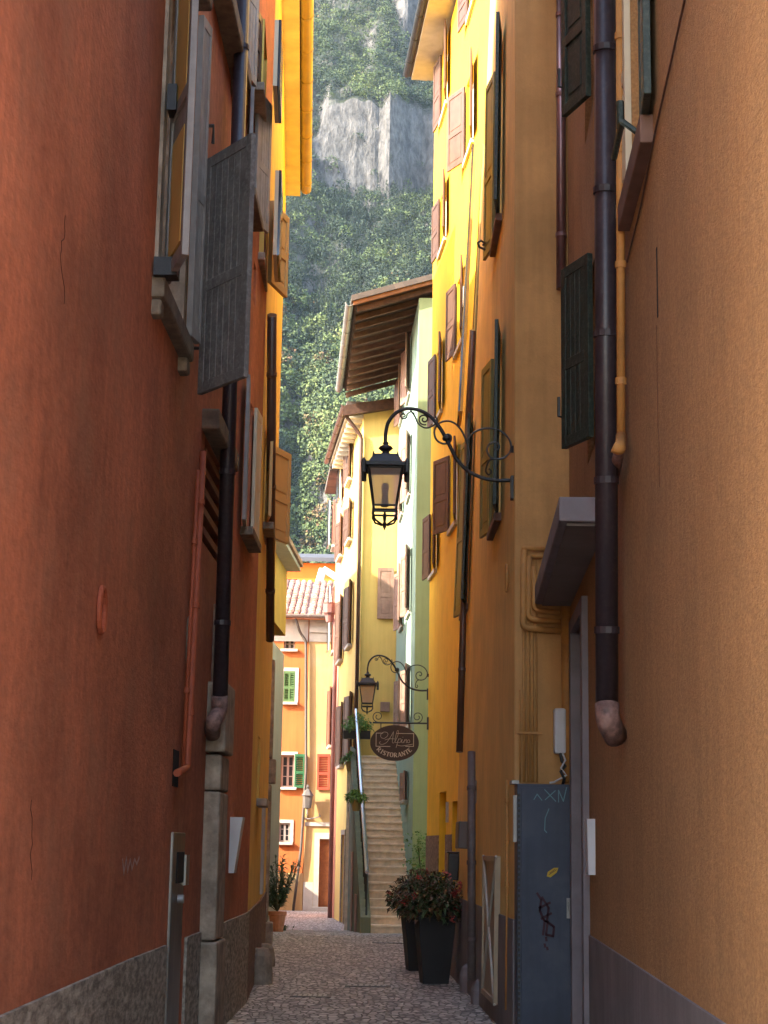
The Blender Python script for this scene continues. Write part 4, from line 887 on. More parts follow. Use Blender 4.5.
def sidequad(ya, yb_, za, zb_): 
    m2.hexa([V((xl(ya) - .22, ya, -.6)), V((xl(ya) - .012, ya, -.6)), V((xl(yb_) - .012, yb_, -.6)), V((xl(yb_) - .22, yb_, -.6)), V((xl(ya) - .22, ya, za)), V((xl(ya) - .012, ya, za)), V((xl(yb_) - .012, yb_, zb_)), V((xl(yb_) - .22, yb_, zb_))])
sidequad(y0 - .05, y1 + .3, .25, zt + .25)
m2.build('side_wall', mat('grey_green_render', (.16, .17, .11), .9, .12, 2, .3, 30, streak=.15), st)
for ya in (37.2, 39.6):
    m2 = MB()
    m2.box(V((xl(ya) - .24, ya, -.35)), V((-.0525, 1, 0)).normalized(), V((-1, 0, 0)), ZUP, (0, -.01, 0), (.9, .012, 1.9 if ya > 38 else 1.0)); m2.build('cellar_door', SH_ROSE, st)
rl = MB(); 
rl.tube([V((xl(35.6) - .1, 35.5, 1.15)), V((xl(35.6) - .1, 35.6, 1.2)), V((xl(43) - .1, 43.0, zt + 1.15))], .045, 8); rl.build('handrail', CHROME, st)
for k in range(26):
    rl = MB()
    y = 35.6 + k * 7.4 / 25; zz_ = 1.2 + (zt + 1.15 - 1.2) * k / 25; rl.tube([V((xl(y) - .1, y, zz_ - .98)), V((xl(y) - .1, y, zz_))], .012 if k % 5 else .022, 5); rl.build('baluster', IRON, st)
m2 = MB(); m2.abox((xl(43) - .3, 43.03, -.5), (.45, 43.3, zt - .0)); m2.build('landing', STEPM, st)

# ================================================================== lanterns
def lantern(P0, out, label, mirror=1):
    """P0: wall plate centre, out: unit vector away from the wall. Drawn in (out, up) metres."""
    root = empty('wall_lantern', P0, label, 'street lamp', 'iron bracket lanterns on the right hand walls')
    k = .00215; W3 = lambda cx, cy: P0 + out * ((712 - cx) * k) + ZUP * ((410 - cy) * k)
    side = out.cross(ZUP)
    def sm(pts, n=5):
        o = []; q = [V(p) for p in pts]; q = [q[0]] + q + [q[-1]]
        for i in range(1, len(q) - 2):
            for j in range(n):
                t = j / n; o.append(.5 * ((2 * q[i]) + (q[i + 1] - q[i - 1]) * t + (2 * q[i - 1] - 5 * q[i] + 4 * q[i + 1] - q[i + 2]) * t * t + (3 * q[i] - q[i - 1] - 3 * q[i + 1] + q[i + 2]) * t ** 3))
        o.append(q[-2]); return o
    def cr(l): return sm([W3(*p) for p in l])
    m = MB(); m.box(P0, out, side, ZUP, (-.0, -.045, -.115), (.03, .045, .105)); m.build('wall_plate', IRON, root, bevel=.004)
    m = MB(); m.tube(cr([(700, 378), (640, 380), (580, 370), (520, 342), (470, 295), (430, 220), (395, 155), (350, 100), (300, 72), (245, 66), (200, 85), (168, 125), (156, 175), (155, 222)]), .0175, 8)
    m.lathe(W3(421, 198) - ZUP * .03, [(.0, 0), (.035, .015), (.042, .035), (.03, .055), (0, .07)], 10); m.build('arm', IRON, root, smooth=True)
    m = MB()
    def spiral(cx, cy, r0, r1, a0, turns, n=26): return [W3(cx + (r0 + (r1 - r0) * i / n) * math.cos(a0 + turns * 2 * math.pi * i / n), cy + (r0 + (r1 - r0) * i / n) * math.sin(a0 + turns * 2 * math.pi * i / n)) for i in range(n + 1)]
    m.tube(cr([(512, 320), (520, 260), (500, 190), (470, 140), (430, 118), (390, 128), (368, 160), (375, 200), (405, 220), (435, 212), (440, 188), (425, 178), (412, 190)]), .0095, 6)
    m.tube(cr([(505, 215), (530, 175), (570, 153), (620, 148), (665, 165), (695, 200), (700, 240), (680, 272), (645, 285), (610, 275), (597, 245), (608, 218), (635, 210), (650, 228), (640, 245), (628, 238)]), .0095, 6)
    m.tube(cr([(640, 283), (612, 288), (598, 310), (592, 340), (605, 355), (615, 340), (605, 328)]), .0085, 6)
    m.tube([W3(698, 232), W3(712, 232)], .012, 6); m.lathe(W3(706, 240), [(.02, -.03), (.02, .03)], 8)
    m.tube(cr([(262, 72), (282, 100), (296, 130), (325, 150), (358, 142), (378, 120), (372, 98)]), .008, 6)
    m.tube(spiral(322, 112, 26, 5, 1.2, 1.5), .0075, 6); m.tube(spiral(232, 98, 16, 4, -.5, 1.4), .0075, 6)
    m.tube(cr([(246, 92), (262, 80), (280, 88)]), .007, 6)
    m.build('scrollwork', IRON, root)
    C = W3(157, 0); c = V((C.x, C.y, P0.z)); zz_ = lambda cy: (410 - cy) * k
    rr = lambda hw: hw * k * math.sqrt(2)
    m = MB(); m.lathe(c, [(.012, zz_(212)), (.03, zz_(222)), (.022, zz_(230)), (.055, zz_(236)), (.07, zz_(246)), (.045, zz_(256)), (.03, zz_(262)), (.05, zz_(272)), (.06, zz_(282))][::-1], 12); m.build('crown_knob', IRON, root, smooth=True)
    m = MB(); m.lathe(c, [(rr(96), zz_(338)), (rr(96), zz_(322)), (rr(72), zz_(318)), (rr(56), zz_(290)), (rr(52), zz_(280)), (rr(20), zz_(272))], 4, math.pi / 4)
    for sx in (-1, 1):
        for sy in (-1, 1): m.lathe(c + V((sx * 93 * k, sy * 93 * k, 0)), [(.022, zz_(372)), (.026, zz_(330)), (.02, zz_(318)), (.003, zz_(306))], 6); m.lathe(c + V((sx * 52 * k, sy * 52 * k, 0)), [(.014, zz_(290)), (.003, zz_(268))], 5)
    m.build('lantern_roof', IRON, root)
    m = MB(); q = lambda hw, cy, sx, sy: c + V((sx * hw * k, sy * hw * k, zz_(cy)))
    for sx, sy in ((-1, -1), (1, -1), (1, 1), (-1, 1)): m.tube([q(72, 338, sx, sy), q(48, 506, sx, sy)], .012, 5)
    for hw, cy in ((72, 342), (49, 505), (49, 532)):
        for a, b in (((-1, -1), (1, -1)), ((1, -1), (1, 1)), ((1, 1), (-1, 1)), ((-1, 1), (-1, -1))): m.tube([q(hw, cy, *a), q(hw, cy, *b)], .011, 5)
    for sx, sy in ((-1, -1), (1, -1), (1, 1), (-1, 1)):
        m.tube([q(49, 505, sx, sy), q(52, 545, sx, sy), q(40, 568, sx, sy), q(12, 583, sx, sy)], .010, 5)
        for t in (-.5, 0, .5): m.tube([c + V((sx * 49 * k, sy * 49 * k * t * (1 if sx * sy > 0 else -1), zz_(505))), c + V((sx * 49 * k, sy * 49 * k * t * (1 if sx * sy > 0 else -1), zz_(532)))], .006, 4)
    m.lathe(c, [(.004, zz_(606)), (.018, zz_(590)), (.022, zz_(580)), (.012, zz_(570)), (.018, zz_(545)), (.006, zz_(520))], 8)
    m.build('lantern_frame', IRON, root)
    m = MB()
    for a, b in (((-1, -1), (1, -1)), ((1, -1), (1, 1)), ((1, 1), (-1, 1)), ((-1, 1), (-1, -1))):
        m.quad(q(69, 344, *a), q(69, 344, *b), q(46, 504, *b), q(46, 504, *a))
    m.build('glass', LAMPG, root)
    m = MB(); m.lathe(c, [(.004, zz_(398)), (.03, zz_(405)), (.036, zz_(420)), (.03, zz_(440)), (.02, zz_(455)), (.03, zz_(460)), (.034, zz_(490)), (.034, zz_(503))][::-1], 12); m.build('bulb', mat('bulb_glass', (.20, .16, .13), .3), root, smooth=True)
    return root
pw = at(519, 487, 15.42); lantern(V((1.20, 15.45, pw.z)), V((-1, 0, 0)), 'large black iron lantern on a scrolled bracket, nearest lamp, fixed to the orange house')
pw = at(428, 694, 33.35); lantern(V((.925, 33.35, pw.z)), V((-1, 0, 0)), 'farther black iron lantern on a scrolled bracket, above the oval sign')
# small wall lantern on the cream house
q = at(307.5, 800, YE - .3); sl3 = empty('small_wall_lantern', q, 'small grey iron lantern on the cream end house beside the red shutter', 'wall lamp')
m = MB(); m.lathe(q, [(.04, -.28), (.12, -.25), (.16, .12), (.20, .14), (.10, .30), (.03, .36), (.05, .42), (.01, .50)], 6); m.build('lantern_body', mat('grey_iron', (.10, .095, .09), .5), sl3)
m = MB(); m.tube([q + V((.0, .3, -.5)), q + V((.0, .15, -.5)), q + V((0, .0, -.42)), q + V((0, 0, -.28))], .02, 6)
m.tube([q + V((-.15, .26, -.55)), q + V((.05, .2, -.6)), q + V((.3, .2, -.55)), q + V((.42, .26, -.5)), q + V((.36, .26, -.42))], .02, 6); m.build('bracket', ZINC, sl3)

# ================================================================== restaurant sign
YS = 33.3; kS = YS / FOC
sc_ = at(394.5, 743, YS); sg = empty('hanging_sign', sc_, 'oval dark brown restaurant sign hanging from an iron bar below the farther lantern', 'sign')
m = MB(); n_ = 48; a_, b_ = .475, .345
ring = [(math.cos(2 * math.pi * i / n_) * a_, math.sin(2 * math.pi * i / n_) * b_) for i in range(n_)]
f = [sc_ + V((x, -.02, z)) for x, z in ring]; bk = [sc_ + V((x, .02, z)) for x, z in ring]
m.poly(f); m.poly(bk[::-1])
for i in range(n_): m.quad(f[i], f[(i + 1) % n_], bk[(i + 1) % n_], bk[i])
m.build('board', SIGNM, sg)
m = MB(); zb_ = at(400, 723, YS).z
m.tube([V((.93, YS, zb_)), V((sc_.x - .43, YS, zb_))], .018, 6); m.lathe(V((sc_.x - .47, YS, zb_)), [(0, -.02), (.03, 0), (0, .02)], 6)
m.abox((.90, YS - .04, zb_ - .12), (.935, YS + .04, zb_ + .12))
for dx in (-.27, .28): m.tube([sc_ + V((dx, 0, .28)), V((sc_.x + dx, YS, zb_))], .012, 5)
def spir(cx, cz, r0, r1, a0, turns, n=24): return [V((cx + (r0 + (r1 - r0) * i / n) * math.cos(a0 + turns * 2 * math.pi * i / n), YS, cz + (r0 + (r1 - r0) * i / n) * math.sin(a0 + turns * 2 * math.pi * i / n))) for i in range(n + 1)]
m.tube(spir(sc_.x - .33, zb_ + .12, .11, .03, -1.6, -1.4), .009, 5); m.tube(spir(sc_.x + .44, zb_ + .12, .11, .03, -1.6, 1.4), .009, 5)
m.build('bracket', IRON, sg)
# lettering: crop coordinates (x 218..585, y 620..890) -> board
def sp(l): return [((x - 400) / 7.31 * kS, (757 - y) / 7.31 * kS) for x, y in l]
def smooth2(l, n=5):
    q = [V((*p, 0)) for p in l]; q = [q[0]] + q + [q[-1]]; o = []
    for i in range(1, len(q) - 2):
        for j in range(n):
            t = j / n; r_ = .5 * ((2 * q[i]) + (q[i + 1] - q[i - 1]) * t + (2 * q[i - 1] - 5 * q[i] + 4 * q[i + 1] - q[i + 2]) * t * t + (3 * q[i] - q[i - 1] - 3 * q[i + 1] + q[i + 2]) * t ** 3); o.append((r_.x, r_.y))
    o.append((q[-2].x, q[-2].y)); return o
P0 = sc_ + V((0, -.02, 0))
box_ = [sp([(315, 688), (266, 688), (266, 783), (368, 783)]), sp([(415, 688), (538, 688), (538, 780), (480, 780)])]
ribbon('frame_lines', box_, .012, CREAMT, P0, Ux, ZUP, Nn, sg)
script = [smooth2(sp(l)) for l in (
    [(352, 698), (346, 684), (322, 680), (302, 694), (300, 716), (322, 726), (344, 712), (352, 698)], [(318, 768), (300, 768), (290, 758), (298, 748)],
    [(318, 768), (345, 752), (372, 712), (392, 676)],                  # A left stroke
    [(392, 676), (388, 712), (384, 750), (392, 758), (402, 748)],      # A right stroke
    [(330, 736), (362, 728), (400, 728)],                              # A bar
    [(402, 748), (420, 712), (428, 676), (420, 668), (410, 700), (404, 745), (414, 756), (424, 744)],   # l
    [(430, 726), (412, 790)], [(424, 744), (434, 728), (446, 728), (446, 746), (432, 755), (424, 748)],  # p
    [(446, 752), (456, 730), (452, 750), (460, 755), (468, 745)],      # i
    [(468, 755), (474, 730), (473, 742), (484, 730), (488, 738), (484, 752), (492, 754)],   # n
    [(504, 732), (494, 738), (496, 752), (506, 753), (511, 742), (504, 732)])]
script.append(sp([(459, 716), (461, 714)])); script.append(smooth2(sp([(415, 770), (450, 778), (500, 770), (530, 764)])))
ribbon('script_lettering', script, .0085, CREAMT, P0, Ux, ZUP, Nn, sg)
word = 'RISTORANTE'
vv = MB()
def serif_letter(ch):
    # strokes in a unit box: (x0,y0,x1,y1,width)
    T, t = .22, .11
    d = dict(R=[(.15, 0, .15, 1, T), (.15, .95, .55, .95, t), (.15, .5, .55, .5, t), (.62, .88, .62, .58, T), (.35, .5, .75, .0, T), (0, .03, .3, .03, .07), (.6, .03, .9, .03, .07)],
             I=[(.3, 0, .3, 1, T), (.1, .03, .5, .03, .07), (.1, .97, .5, .97, .07)],
             S=[(.65, .95, .2, .95, t), (.15, .9, .15, .6, T), (.15, .58, .6, .42, T), (.62, .4, .62, .1, T), (.6, .05, .12, .05, t), (.12, .05, .12, .22, .07), (.65, .95, .65, .78, .07)],
             T=[(.4, 0, .4, 1, T), (0, .95, .8, .95, t), (0, .95, 0, .75, .07), (.8, .95, .8, .75, .07), (.2, .03, .6, .03, .07)],
             O=[(.12, .2, .12, .8, T), (.7, .2, .7, .8, T), (.2, .95, .62, .95, t), (.2, .05, .62, .05, t), (.14, .82, .24, .94, .15), (.68, .82, .58, .94, .15), (.14, .18, .24, .06, .15), (.68, .18, .58, .06, .15)],
             A=[(.08, 0, .4, 1, t), (.4, 1, .72, 0, T), (.2, .33, .6, .33, .09), (-.04, .03, .2, .03, .07), (.58, .03, .88, .03, .07)],
             N=[(.12, 0, .12, 1, t), (.12, 1, .7, 0, T), (.7, 0, .7, 1, t), (0, .03, .25, .03, .07), (.58, .97, .82, .97, .07)],
             E=[(.15, 0, .15, 1, T), (.15, .95, .65, .95, t), (.15, .5, .5, .5, t), (.15, .05, .68, .05, t), (.65, .95, .65, .8, .07), (.68, .05, .68, .2, .07)])
    return d[ch]
wid = dict(R=.95, I=.6, S=.8, T=.85, O=.9, A=.9, N=.9, E=.8); hgt = .085
tot = sum(wid[c] + .14 for c in word); arc = .70; th = -math.pi / 2 - 0.0
pos = 0
def ell(t): return V((math.cos(t) * (a_ - .075), 0, math.sin(t) * (b_ - .07)))
ts = [math.pi * (1 + i / 400) for i in range(401)]; pp = [ell(t) for t in ts]; cum = [0]
for i in range(400): cum.append(cum[-1] + (pp[i + 1] - pp[i]).length)
Lm = cum[-1]; span = tot * hgt * .93; start = Lm / 2 - span / 2
def arcpt(s):
    for i in range(400):
        if cum[i + 1] >= s: return pp[i].lerp(pp[i + 1], (s - cum[i]) / (cum[i + 1] - cum[i])), (pp[i + 1] - pp[i]).normalized()
strokes = MB()
for ch in word:
    wv = wid[ch] * hgt * .93; p, d = arcpt(start + pos + wv / 2); nn = V((-d.z, 0, d.x))
    for (xa, ya, xb, yb_, tk) in serif_letter(ch):
        A = P0 + p + d * ((xa - wid[ch] / 2 + .05) * hgt) + nn * (ya * hgt); B = P0 + p + d * ((xb - wid[ch] / 2 + .05) * hgt) + nn * (yb_ * hgt)
        dr_ = (B - A).normalized(); sd = dr_.cross(V((0, 1, 0))) * tk * hgt / 2
        q = [A - sd, B - sd, B + sd, A + sd]; strokes.hexa([x + Nn * .003 for x in q] + [x + Nn * .006 for x in q])
    pos += (wid[ch] + .14) * hgt * .93
strokes.build('capital_lettering', CREAMT, sg)

# ================================================================== plants
def leafmat(name, c1, c2, rough=.5):
    m = bpy.data.materials.new(name); m.use_nodes = True; n = m.node_tree.nodes; l = m.node_tree.links; b = n['Principled BSDF']
    a = n.new('ShaderNodeAttribute'); a.attribute_name = 'tint'; r = n.new('ShaderNodeValToRGB')
    r.color_ramp.elements[0].color = (*c1, 1); r.color_ramp.elements[1].color = (*c2, 1); l.new(a.outputs['Fac'], r.inputs[0]); l.new(r.outputs[0], b.inputs['Base Color'])
    b.inputs['Roughness'].default_value = rough; return m
def tint(o, vals):
    at_ = o.data.attributes.new('tint', 'FLOAT', 'POINT'); at_.data.foreach_set('value', vals)
def foliage(name, m, parent, pts, L, Wd, droop=.3, upb=.3):
    mb = MB(); tv = []
    for (p, dirn) in pts:
        d = (V(dirn) + V((random.gauss(0, .5), random.gauss(0, .5), random.gauss(upb, .4)))).normalized(); s = d.cross(V((random.gauss(0, .3), random.gauss(0, .3), 1))).normalized(); up = s.cross(d)
        l_ = L * random.uniform(.6, 1.2); w_ = Wd * random.uniform(.7, 1.2); p = V(p); i = len(mb.v)
        mb.v += [tuple(p), tuple(p + d * l_ * .4 + s * w_ / 2 + up * .01), tuple(p + d * l_ - ZUP * droop * l_), tuple(p + d * l_ * .4 - s * w_ / 2 + up * .01), tuple(p + d * l_ * .45 - up * w_ * .12)]
        mb.f += [(i, i + 1, i + 4), (i + 1, i + 2, i + 4), (i + 2, i + 3, i + 4), (i + 3, i, i + 4)]; t = random.random(); tv += [t] * 5
    o = mb.build(name, m, parent); tint(o, tv); return o
def dome(c, rx, rz, n, hollow=.5):
    out = []
    for _ in range(n):
        a = random.uniform(0, 2 * math.pi); z = random.uniform(-.35, 1); r = math.sqrt(max(0, 1 - z * z)) * random.uniform(hollow, 1) * (1 + .15 * math.sin(3 * a))
        d = V((math.cos(a) * r, math.sin(a) * r, z * random.uniform(hollow, 1))); out.append((V(c) + V((d.x * rx, d.y * rx, d.z * rz)), tuple(d)))
    return out
LEAF_DK = leafmat('dark_leaves', (.03, .055, .02), (.09, .13, .045)); LEAF_RED = leafmat('red_flowers', (.28, .03, .03), (.55, .09, .07))
LEAF_BRZ = leafmat('bronze_leaves', (.08, .035, .02), (.17, .10, .045))
LEAF_OL = leafmat('oleander_leaves', (.03, .065, .03), (.09, .14, .07)); LEAF_BR = leafmat('bright_leaves', (.06, .15, .02), (.16, .30, .05))
def planter(px_, py_, label, seed):
    random.seed(seed); g = ground_at(px_, py_); g = V((g.x, g.y + .16, 0)); root = empty('potted_plant', g, label, 'planter', 'tall dark planters against the right wall')
    m = MB(); hb, ht, H = .165, .24, .86
    prof = [(hb, .0), (hb + .0, .02), (ht, H - .09), (ht + .012, H - .088), (ht + .014, H), (ht - .03, H), (ht - .04, H - .08)]
    m.lathe(g, [(r * math.sqrt(2) * .97, z) for r, z in prof], 4, math.pi / 4 + .12); m.build('pot', POTM, root, bevel=.012)
    c = g + ZUP * (H + .05)
    foliage('leaves', LEAF_DK, root, dome(c, .42, .42, 1300, .35), .085, .05, .5)
    foliage('bronze_leaves', LEAF_BRZ, root, dome(c, .42, .44, 800, .55), .085, .05, .5)
    heads = []
    for _ in range(16):
        p, d = dome(c, .40, .43, 1, .9)[0]
        for _ in range(12): heads.append((p + V((random.gauss(0, .02), random.gauss(0, .02), random.gauss(0, .02))), d))
    foliage('flowers', LEAF_RED, root, heads, .045, .035, .1)
    return root
planter(434.5, 984, 'tall dark square planter with bushy red flowering plant, nearer of the pair', 3)
planter(419, 971, 'tall dark square planter half hidden behind its twin, farther of the pair', 5)
# oleander in clay pot
random.seed(9); g = ground_at(277, 929); g.z = GZ(g.y); root = empty('potted_plant', g, 'leafy oleander in a clay pot at the left end of the alley', 'plant')
m = MB(); m.lathe(g, [(.12, 0), (.17, .32), (.19, .33), (.19, .40), (.15, .40)], 14); m.build('pot', TERRA, root)
m = MB()
tips = []
for _ in range(26):
    a = random.uniform(0, 6.28); r = random.uniform(.1, .55); h = random.uniform(.7, 1.55); e = g + V((math.cos(a) * r, math.sin(a) * r, h)); mid = g.lerp(e, .5) + V((0, 0, .15)); b0_ = g + ZUP * .4
    m.tube([b0_, mid, e], .009, 4); 
    for t in np.linspace(.25, 1, 38): q = b0_.lerp(mid, t * 2) if t < .5 else mid.lerp(e, t * 2 - 1); tips.append((q, (math.cos(a + random.uniform(-2, 2)), math.sin(a + random.uniform(-2, 2)), .6)))
m.build('stems', mat('stem_bark', (.10, .09, .05)), root); foliage('leaves', LEAF_OL, root, tips, .19, .035, .35)
# a few weeds beside it
g2 = ground_at(281, 924); g2.z = GZ(g2.y); foliage_ = foliage('weed', LEAF_OL, None, [(g2 + V((random.gauss(0, .08), random.gauss(0, .08), 0)), (0, 0, 1)) for _ in range(60)], .22, .03, .3); tag(foliage_, 'small tuft of weeds on the paving beside the oleander pot', 'weed')
# baskets on the stair rail
def basket(px_, py_, y, r, lab, pot, n=420):
    q = at(px_, py_, y); root = empty('hanging_plant', q, lab, 'plant', 'plants hung along the stair rail'); m = MB()
    if pot == 'round': m.lathe(q - ZUP * (r * .9), [(.07, -.14), (.11, .08), (.12, .1)], 12); m.build('pot', mat('ochre_pot', (.30, .20, .08), .7), root)
    else: m.abox(tuple(q + V((-.34, -.12, -.42))), tuple(q + V((.34, .12, -.22)))); m.build('window_box', POTM, root, bevel=.01)
    foliage('leaves', LEAF_BR, root, dome(q - ZUP * r * .3, r, r * .85, n, .3), .10, .05, .5); return root
basket(356, 795, 37.0, .22, 'bright green fern in a round ochre pot hung on the stair rail', 'round')
basket(357, 722, 42.6, .38, 'leafy green plant in a black box at the top of the rail', 'box', 700)
basket(350, 757, 42.9, .24, 'smaller trailing green plant below the black box by the lemon wall', 'round', 300)
# climbing plant at foot of the green house
q = at(420, 848, 35.8); tips = [(q + V((random.gauss(0, .16), random.uniform(-.05, .1), random.uniform(-1.5, .35))), (0, -1, .2)) for _ in range(500)]
tips = [(V((t[0].x + .0, t[0].y, t[0].z)), t[1]) for t in tips]
root = empty('climbing_plant', (q.x, 35.9, 0), 'small green creeper at the foot of the green house behind the planters', 'plant'); foliage('leaves', LEAF_BR, root, tips, .10, .06, .4)
m = MB(); m.tube([V((q.x, 35.92, 0)), V((q.x + .05, 35.92, .9)), V((q.x - .03, 35.92, q.z))], .018, 5); m.build('stems', mat('stem_bark', (.1, .09, .05)), root)

# drain covers
for (px_, py_, w_, d_, lab) in ((311, 996, .45, .35, 'square iron drain cover on the left of the paving, nearest one'), (368, 986, .55, .3, 'long iron drain cover in the middle of the paving'), (392, 943, .7, .3, 'worn drain cover near the foot of the stairs')):
    g = ground_at(px_, py_); root = empty('drain_cover', (g.x, g.y, .0), lab, 'drain cover'); m = MB(); m.abox((g.x - w_ / 2, g.y - d_ / 2, -.02), (g.x + w_ / 2, g.y + d_ / 2, .006)); m.build('frame', IRON, root)
    m = MB()
    for k in range(7): m.abox((g.x - w_ / 2 + .03 + k * (w_ - .06) / 7, g.y - d_ / 2 + .03, .007), (g.x - w_ / 2 + .03 + (k + .6) * (w_ - .06) / 7, g.y + d_ / 2 - .03, .012))
    m.build('grating', ZINC, root)

# ================================================================== MOUNTAIN
from mathutils import noise as NZ
prof_el = [(300, 0), (560, 20), (640, 70), (720, 130), (850, 282), (960, 385), (1000, 412), (1006, 440), (1014, 474), (1060, 500), (1130, 572), (1140, 605), (1150, 628), (1220, 690), (1260, 740), (1500, 900), (1800, 1000)]
PY = [p[0] for p in prof_el]; PZ = [p[1] for p in prof_el]
sm_el = [(300, 0), (560, 20), (640, 70), (720, 130), (850, 282), (960, 385), (1060, 492), (1220, 670), (1260, 712), (1500, 900), (1800, 1000)]
SY = [p[0] for p in sm_el]; SZ = [p[1] for p in sm_el]
def sst(a, b, x): t = min(1, max(0, (x - a) / (b - a))); return t * t * (3 - 2 * t)
def hz(x, y):
    sh = 55 * NZ.noise(V((x / 60, y / 300, 1.3))) + 22 * NZ.noise(V((x / 22, y / 90, 7.7))) + 6 * NZ.noise(V((x / 7, y / 40, 2.7)))
    zc = float(np.interp(y + sh, PY, PZ)); zs = float(np.interp(y + sh * .6, SY, SZ))
    wob = 10 * NZ.noise(V((x / 30, y / 50, 5)))
    msk = sst(-54, -40, x + wob) * (1 - sst(26, 40, x + wob)) if y < 1085 else sst(0, 14, x + wob)
    z = zs + (zc - zs) * msk
    if msk > 0 and y < 1085: z += msk * 5 * NZ.noise(V((x / 9, z / 7, 3)))
    amp = min(1, max(0, (y - 560) / 100))
    z += amp * (14 * NZ.noise(V((x / 60, y / 60, 0))) + 4 * NZ.noise(V((x / 17, y / 17, 3))) + 1.5 * NZ.noise(V((x / 6, y / 6, 5))))
    return z - 1.0
NX, NY = 150, 420
xs = np.linspace(-420, 260, NX); xs = np.concatenate([np.linspace(-900, -260, 14), np.linspace(-240, 200, 190), np.linspace(220, 900, 14)])
ysm = np.concatenate([np.linspace(300, 640, 20), np.linspace(645, 995, 110), np.linspace(997, 1030, 60), np.linspace(1033, 1300, 80), np.linspace(1320, 1800, 16)])
vs_ = []; 
Hm = np.zeros((len(ysm), len(xs)))
for j, y in enumerate(ysm):
    for i, x in enumerate(xs): Hm[j, i] = hz(x, y)
vs_ = [(xs[i], ysm[j], Hm[j, i]) for j in range(len(ysm)) for i in range(len(xs))]
fs_ = [(j * len(xs) + i, j * len(xs) + i + 1, (j + 1) * len(xs) + i + 1, (j + 1) * len(xs) + i) for j in range(len(ysm) - 1) for i in range(len(xs) - 1)]
me = bpy.data.meshes.new('mountain'); me.from_pydata(vs_, [], fs_); me.update()
def rockmat():
    m = bpy.data.materials.new('mountain_rock'); m.use_nodes = True; n = m.node_tree.nodes; l = m.node_tree.links; b = n['Principled BSDF']
    g = n.new('ShaderNodeNewGeometry'); mp = n.new('ShaderNodeMapping'); mp.inputs['Scale'].default_value = (.30, .12, .12); l.new(g.outputs['Position'], mp.inputs[0])
    t = n.new('ShaderNodeTexNoise'); t.inputs['Scale'].default_value = 1; t.inputs['Detail'].default_value = 9; t.inputs['Roughness'].default_value = .68; l.new(mp.outputs[0], t.inputs['Vector'])
    r = n.new('ShaderNodeValToRGB'); e = r.color_ramp.elements; e[0].position = .38; e[0].color = (.045, .045, .045, 1); e[1].position = .66; e[1].color = (.14, .137, .135, 1); l.new(t.outputs[0], r.inputs[0])
    sx = n.new('ShaderNodeSeparateXYZ'); l.new(g.outputs['Normal'], sx.inputs[0]); mr = n.new('ShaderNodeMapRange'); mr.inputs[1].default_value = .42; mr.inputs[2].default_value = .6; l.new(sx.outputs[2], mr.inputs[0])
    mx = n.new('ShaderNodeMix'); mx.data_type = 'RGBA'; l.new(mr.outputs[0], mx.inputs[0]); l.new(r.outputs[0], mx.inputs[6]); mx.inputs[7].default_value = (.018, .028, .012, 1); l.new(mx.outputs[2], b.inputs['Base Color'])
    bp = n.new('ShaderNodeBump'); bp.inputs['Strength'].default_value = 1; bp.inputs['Distance'].default_value = 4; l.new(t.outputs[0], bp.inputs['Height']); l.new(bp.outputs[0], b.inputs['Normal']); b.inputs['Roughness'].default_value = .95
    return m
me.materials.append(rockmat()); mo = bpy.data.objects.new('mountain', me); COL.objects.link(mo); tag(mo, kind='structure')
# forest: one mass of leaf clumps, every crown with its own size, height and hue
def slope(x, y): return (hz(x, y + 3) - hz(x, y - 3)) / 6
VV, TT = [], []
def crown(x, y, z, r, h, kind, tn, n):
    u = rng.random(n); a = rng.random(n) * 2 * np.pi
    if kind:   # conifer
        t = u ** .8; rad = r * (1 - t) * (.55 + .45 * rng.random(n)) * (1 + .25 * np.sin(t * 40)); zz = h * (.08 + .92 * t)
    else:
        th = np.arccos(1 - 1.55 * u); q = .72 + .33 * rng.random(n); lob = 1 + .22 * np.sin(a * 3 + x) * np.sin(th * 4 + y)
        rad = r * np.sin(th) * q * lob; zz = h * .5 + h * .5 * np.cos(th) * q
    c = np.stack([x + rad * np.cos(a), y + rad * np.sin(a), z + zz], 1)
    s = (r * (.13 if kind else .115)) * (.6 + .8 * rng.random((n, 1)))
    d1 = rng.normal(size=(n, 3)); d1 /= np.linalg.norm(d1, axis=1)[:, None]; out = np.stack([np.cos(a), np.sin(a), np.full(n, .7)], 1); d2 = np.cross(d1, out + .5 * rng.normal(size=(n, 3))); d2 /= np.linalg.norm(d2, axis=1)[:, None] + 1e-9
    q = np.stack([c - d1 * s, c - d2 * s * .8, c + d1 * s, c + d2 * s * .8], 1)
    VV.append(q.reshape(-1, 3)); TT.append(np.repeat(np.clip(tn + rng.normal(size=n) * .05, 0, 1), 4))
nt_ = 0
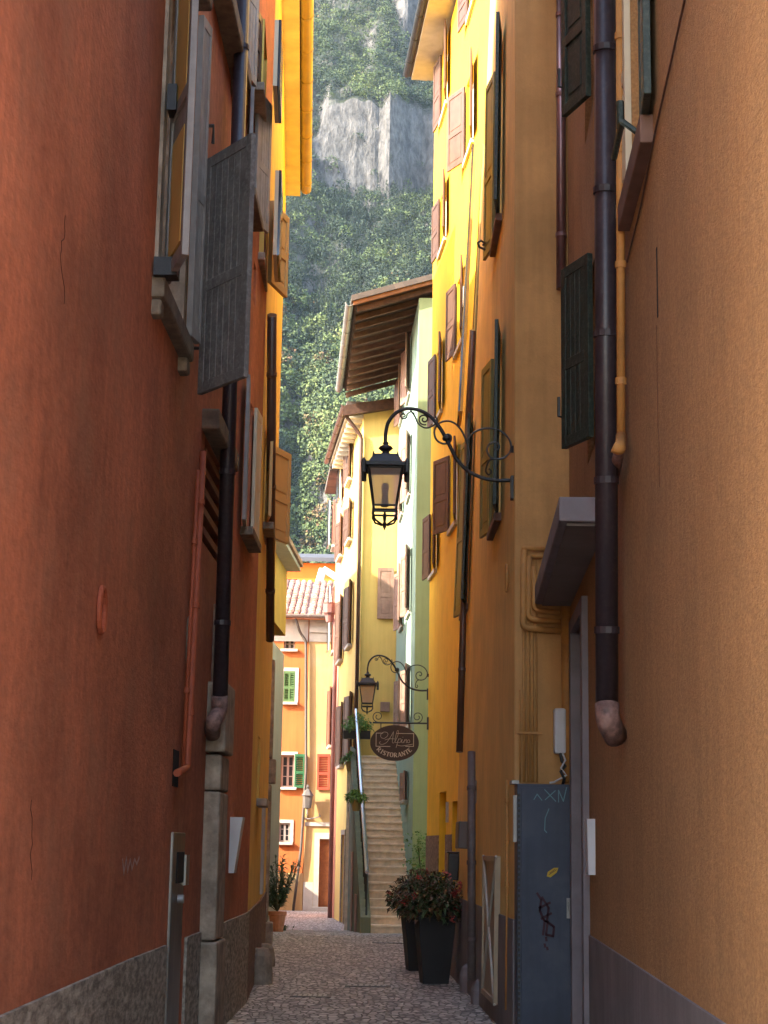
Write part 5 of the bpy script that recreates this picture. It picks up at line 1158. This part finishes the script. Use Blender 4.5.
for _ in range(40000):
    y = rng.uniform(640, 1290); x = rng.uniform(-.115 * y, .062 * y)
    if slope(x, y) > (3.6 if y < 940 else 2.3) and rng.random() > .10: continue
    if y > 1000 and rng.random() < .12: continue
    if nt_ > 8500: break
    con = (rng.random() < (.12 if y < 830 else .6 if y < 1010 else .3))
    pat = NZ.noise(V((x / 35, y / 35, 9)))
    if con: r = rng.uniform(2.0, 3.4); h = rng.uniform(9, 17); tn = rng.uniform(.0, .16)
    else: r = rng.uniform(3.2, 6.6) if y < 860 else rng.uniform(2.6, 5.4); h = r * rng.uniform(1.7, 2.4); tn = np.clip((.60 if y < 860 else .36) + .6 * pat + rng.normal() * .16, .12, .86); 
    if not con and rng.random() < .06 and y < 900: tn = .97
    crown(x, y, hz(x, y) - .8, r, h, con, tn, 220 if y < 880 else 120); nt_ += 1
print('trees', nt_)
Va = np.concatenate(VV).astype(np.float32); Ta = np.concatenate(TT).astype(np.float32); nq = len(Va) // 4
me = bpy.data.meshes.new('forest'); me.vertices.add(len(Va)); me.vertices.foreach_set('co', Va.ravel()); me.loops.add(len(Va)); me.loops.foreach_set('vertex_index', np.arange(len(Va), dtype=np.int32))
me.polygons.add(nq); me.polygons.foreach_set('loop_start', np.arange(nq, dtype=np.int32) * 4); me.update(calc_edges=True)
at_ = me.attributes.new('tint', 'FLOAT', 'POINT'); at_.data.foreach_set('value', Ta)
fm = leafmat('forest_leaves', (.010, .024, .014), (.13, .07, .03), .8)
cr_ = [n for n in fm.node_tree.nodes if n.type == 'VALTORGB'][0].color_ramp
for pos_, c in ((.2, (.018, .038, .017)), (.45, (.038, .066, .02)), (.65, (.066, .10, .026)), (.86, (.10, .135, .038))): e = cr_.elements.new(pos_); e.color = (*c, 1)
me.materials.append(fm); fo = bpy.data.objects.new('forest', me); COL.objects.link(fo); tag(fo, 'mixed woodland covering the steep mountainside behind the town', 'forest', kind='stuff')

# ================================================================== haze
HAZE = .00003
if HAZE:
    m = MB(); m.abox((-1600, -70, -3), (1600, 1900, 1100)); hm = bpy.data.materials.new('haze_air'); hm.use_nodes = True; n = hm.node_tree.nodes; n.remove(n['Principled BSDF'])
    pv = n.new('ShaderNodeVolumePrincipled'); pv.inputs['Color'].default_value = (.60, .78, 1, 1); pv.inputs['Density'].default_value = HAZE; pv.inputs['Anisotropy'].default_value = .1
    hm.node_tree.links.new(pv.outputs[0], n['Material Output'].inputs['Volume']); o = m.build('haze', hm); tag(o, kind='stuff')
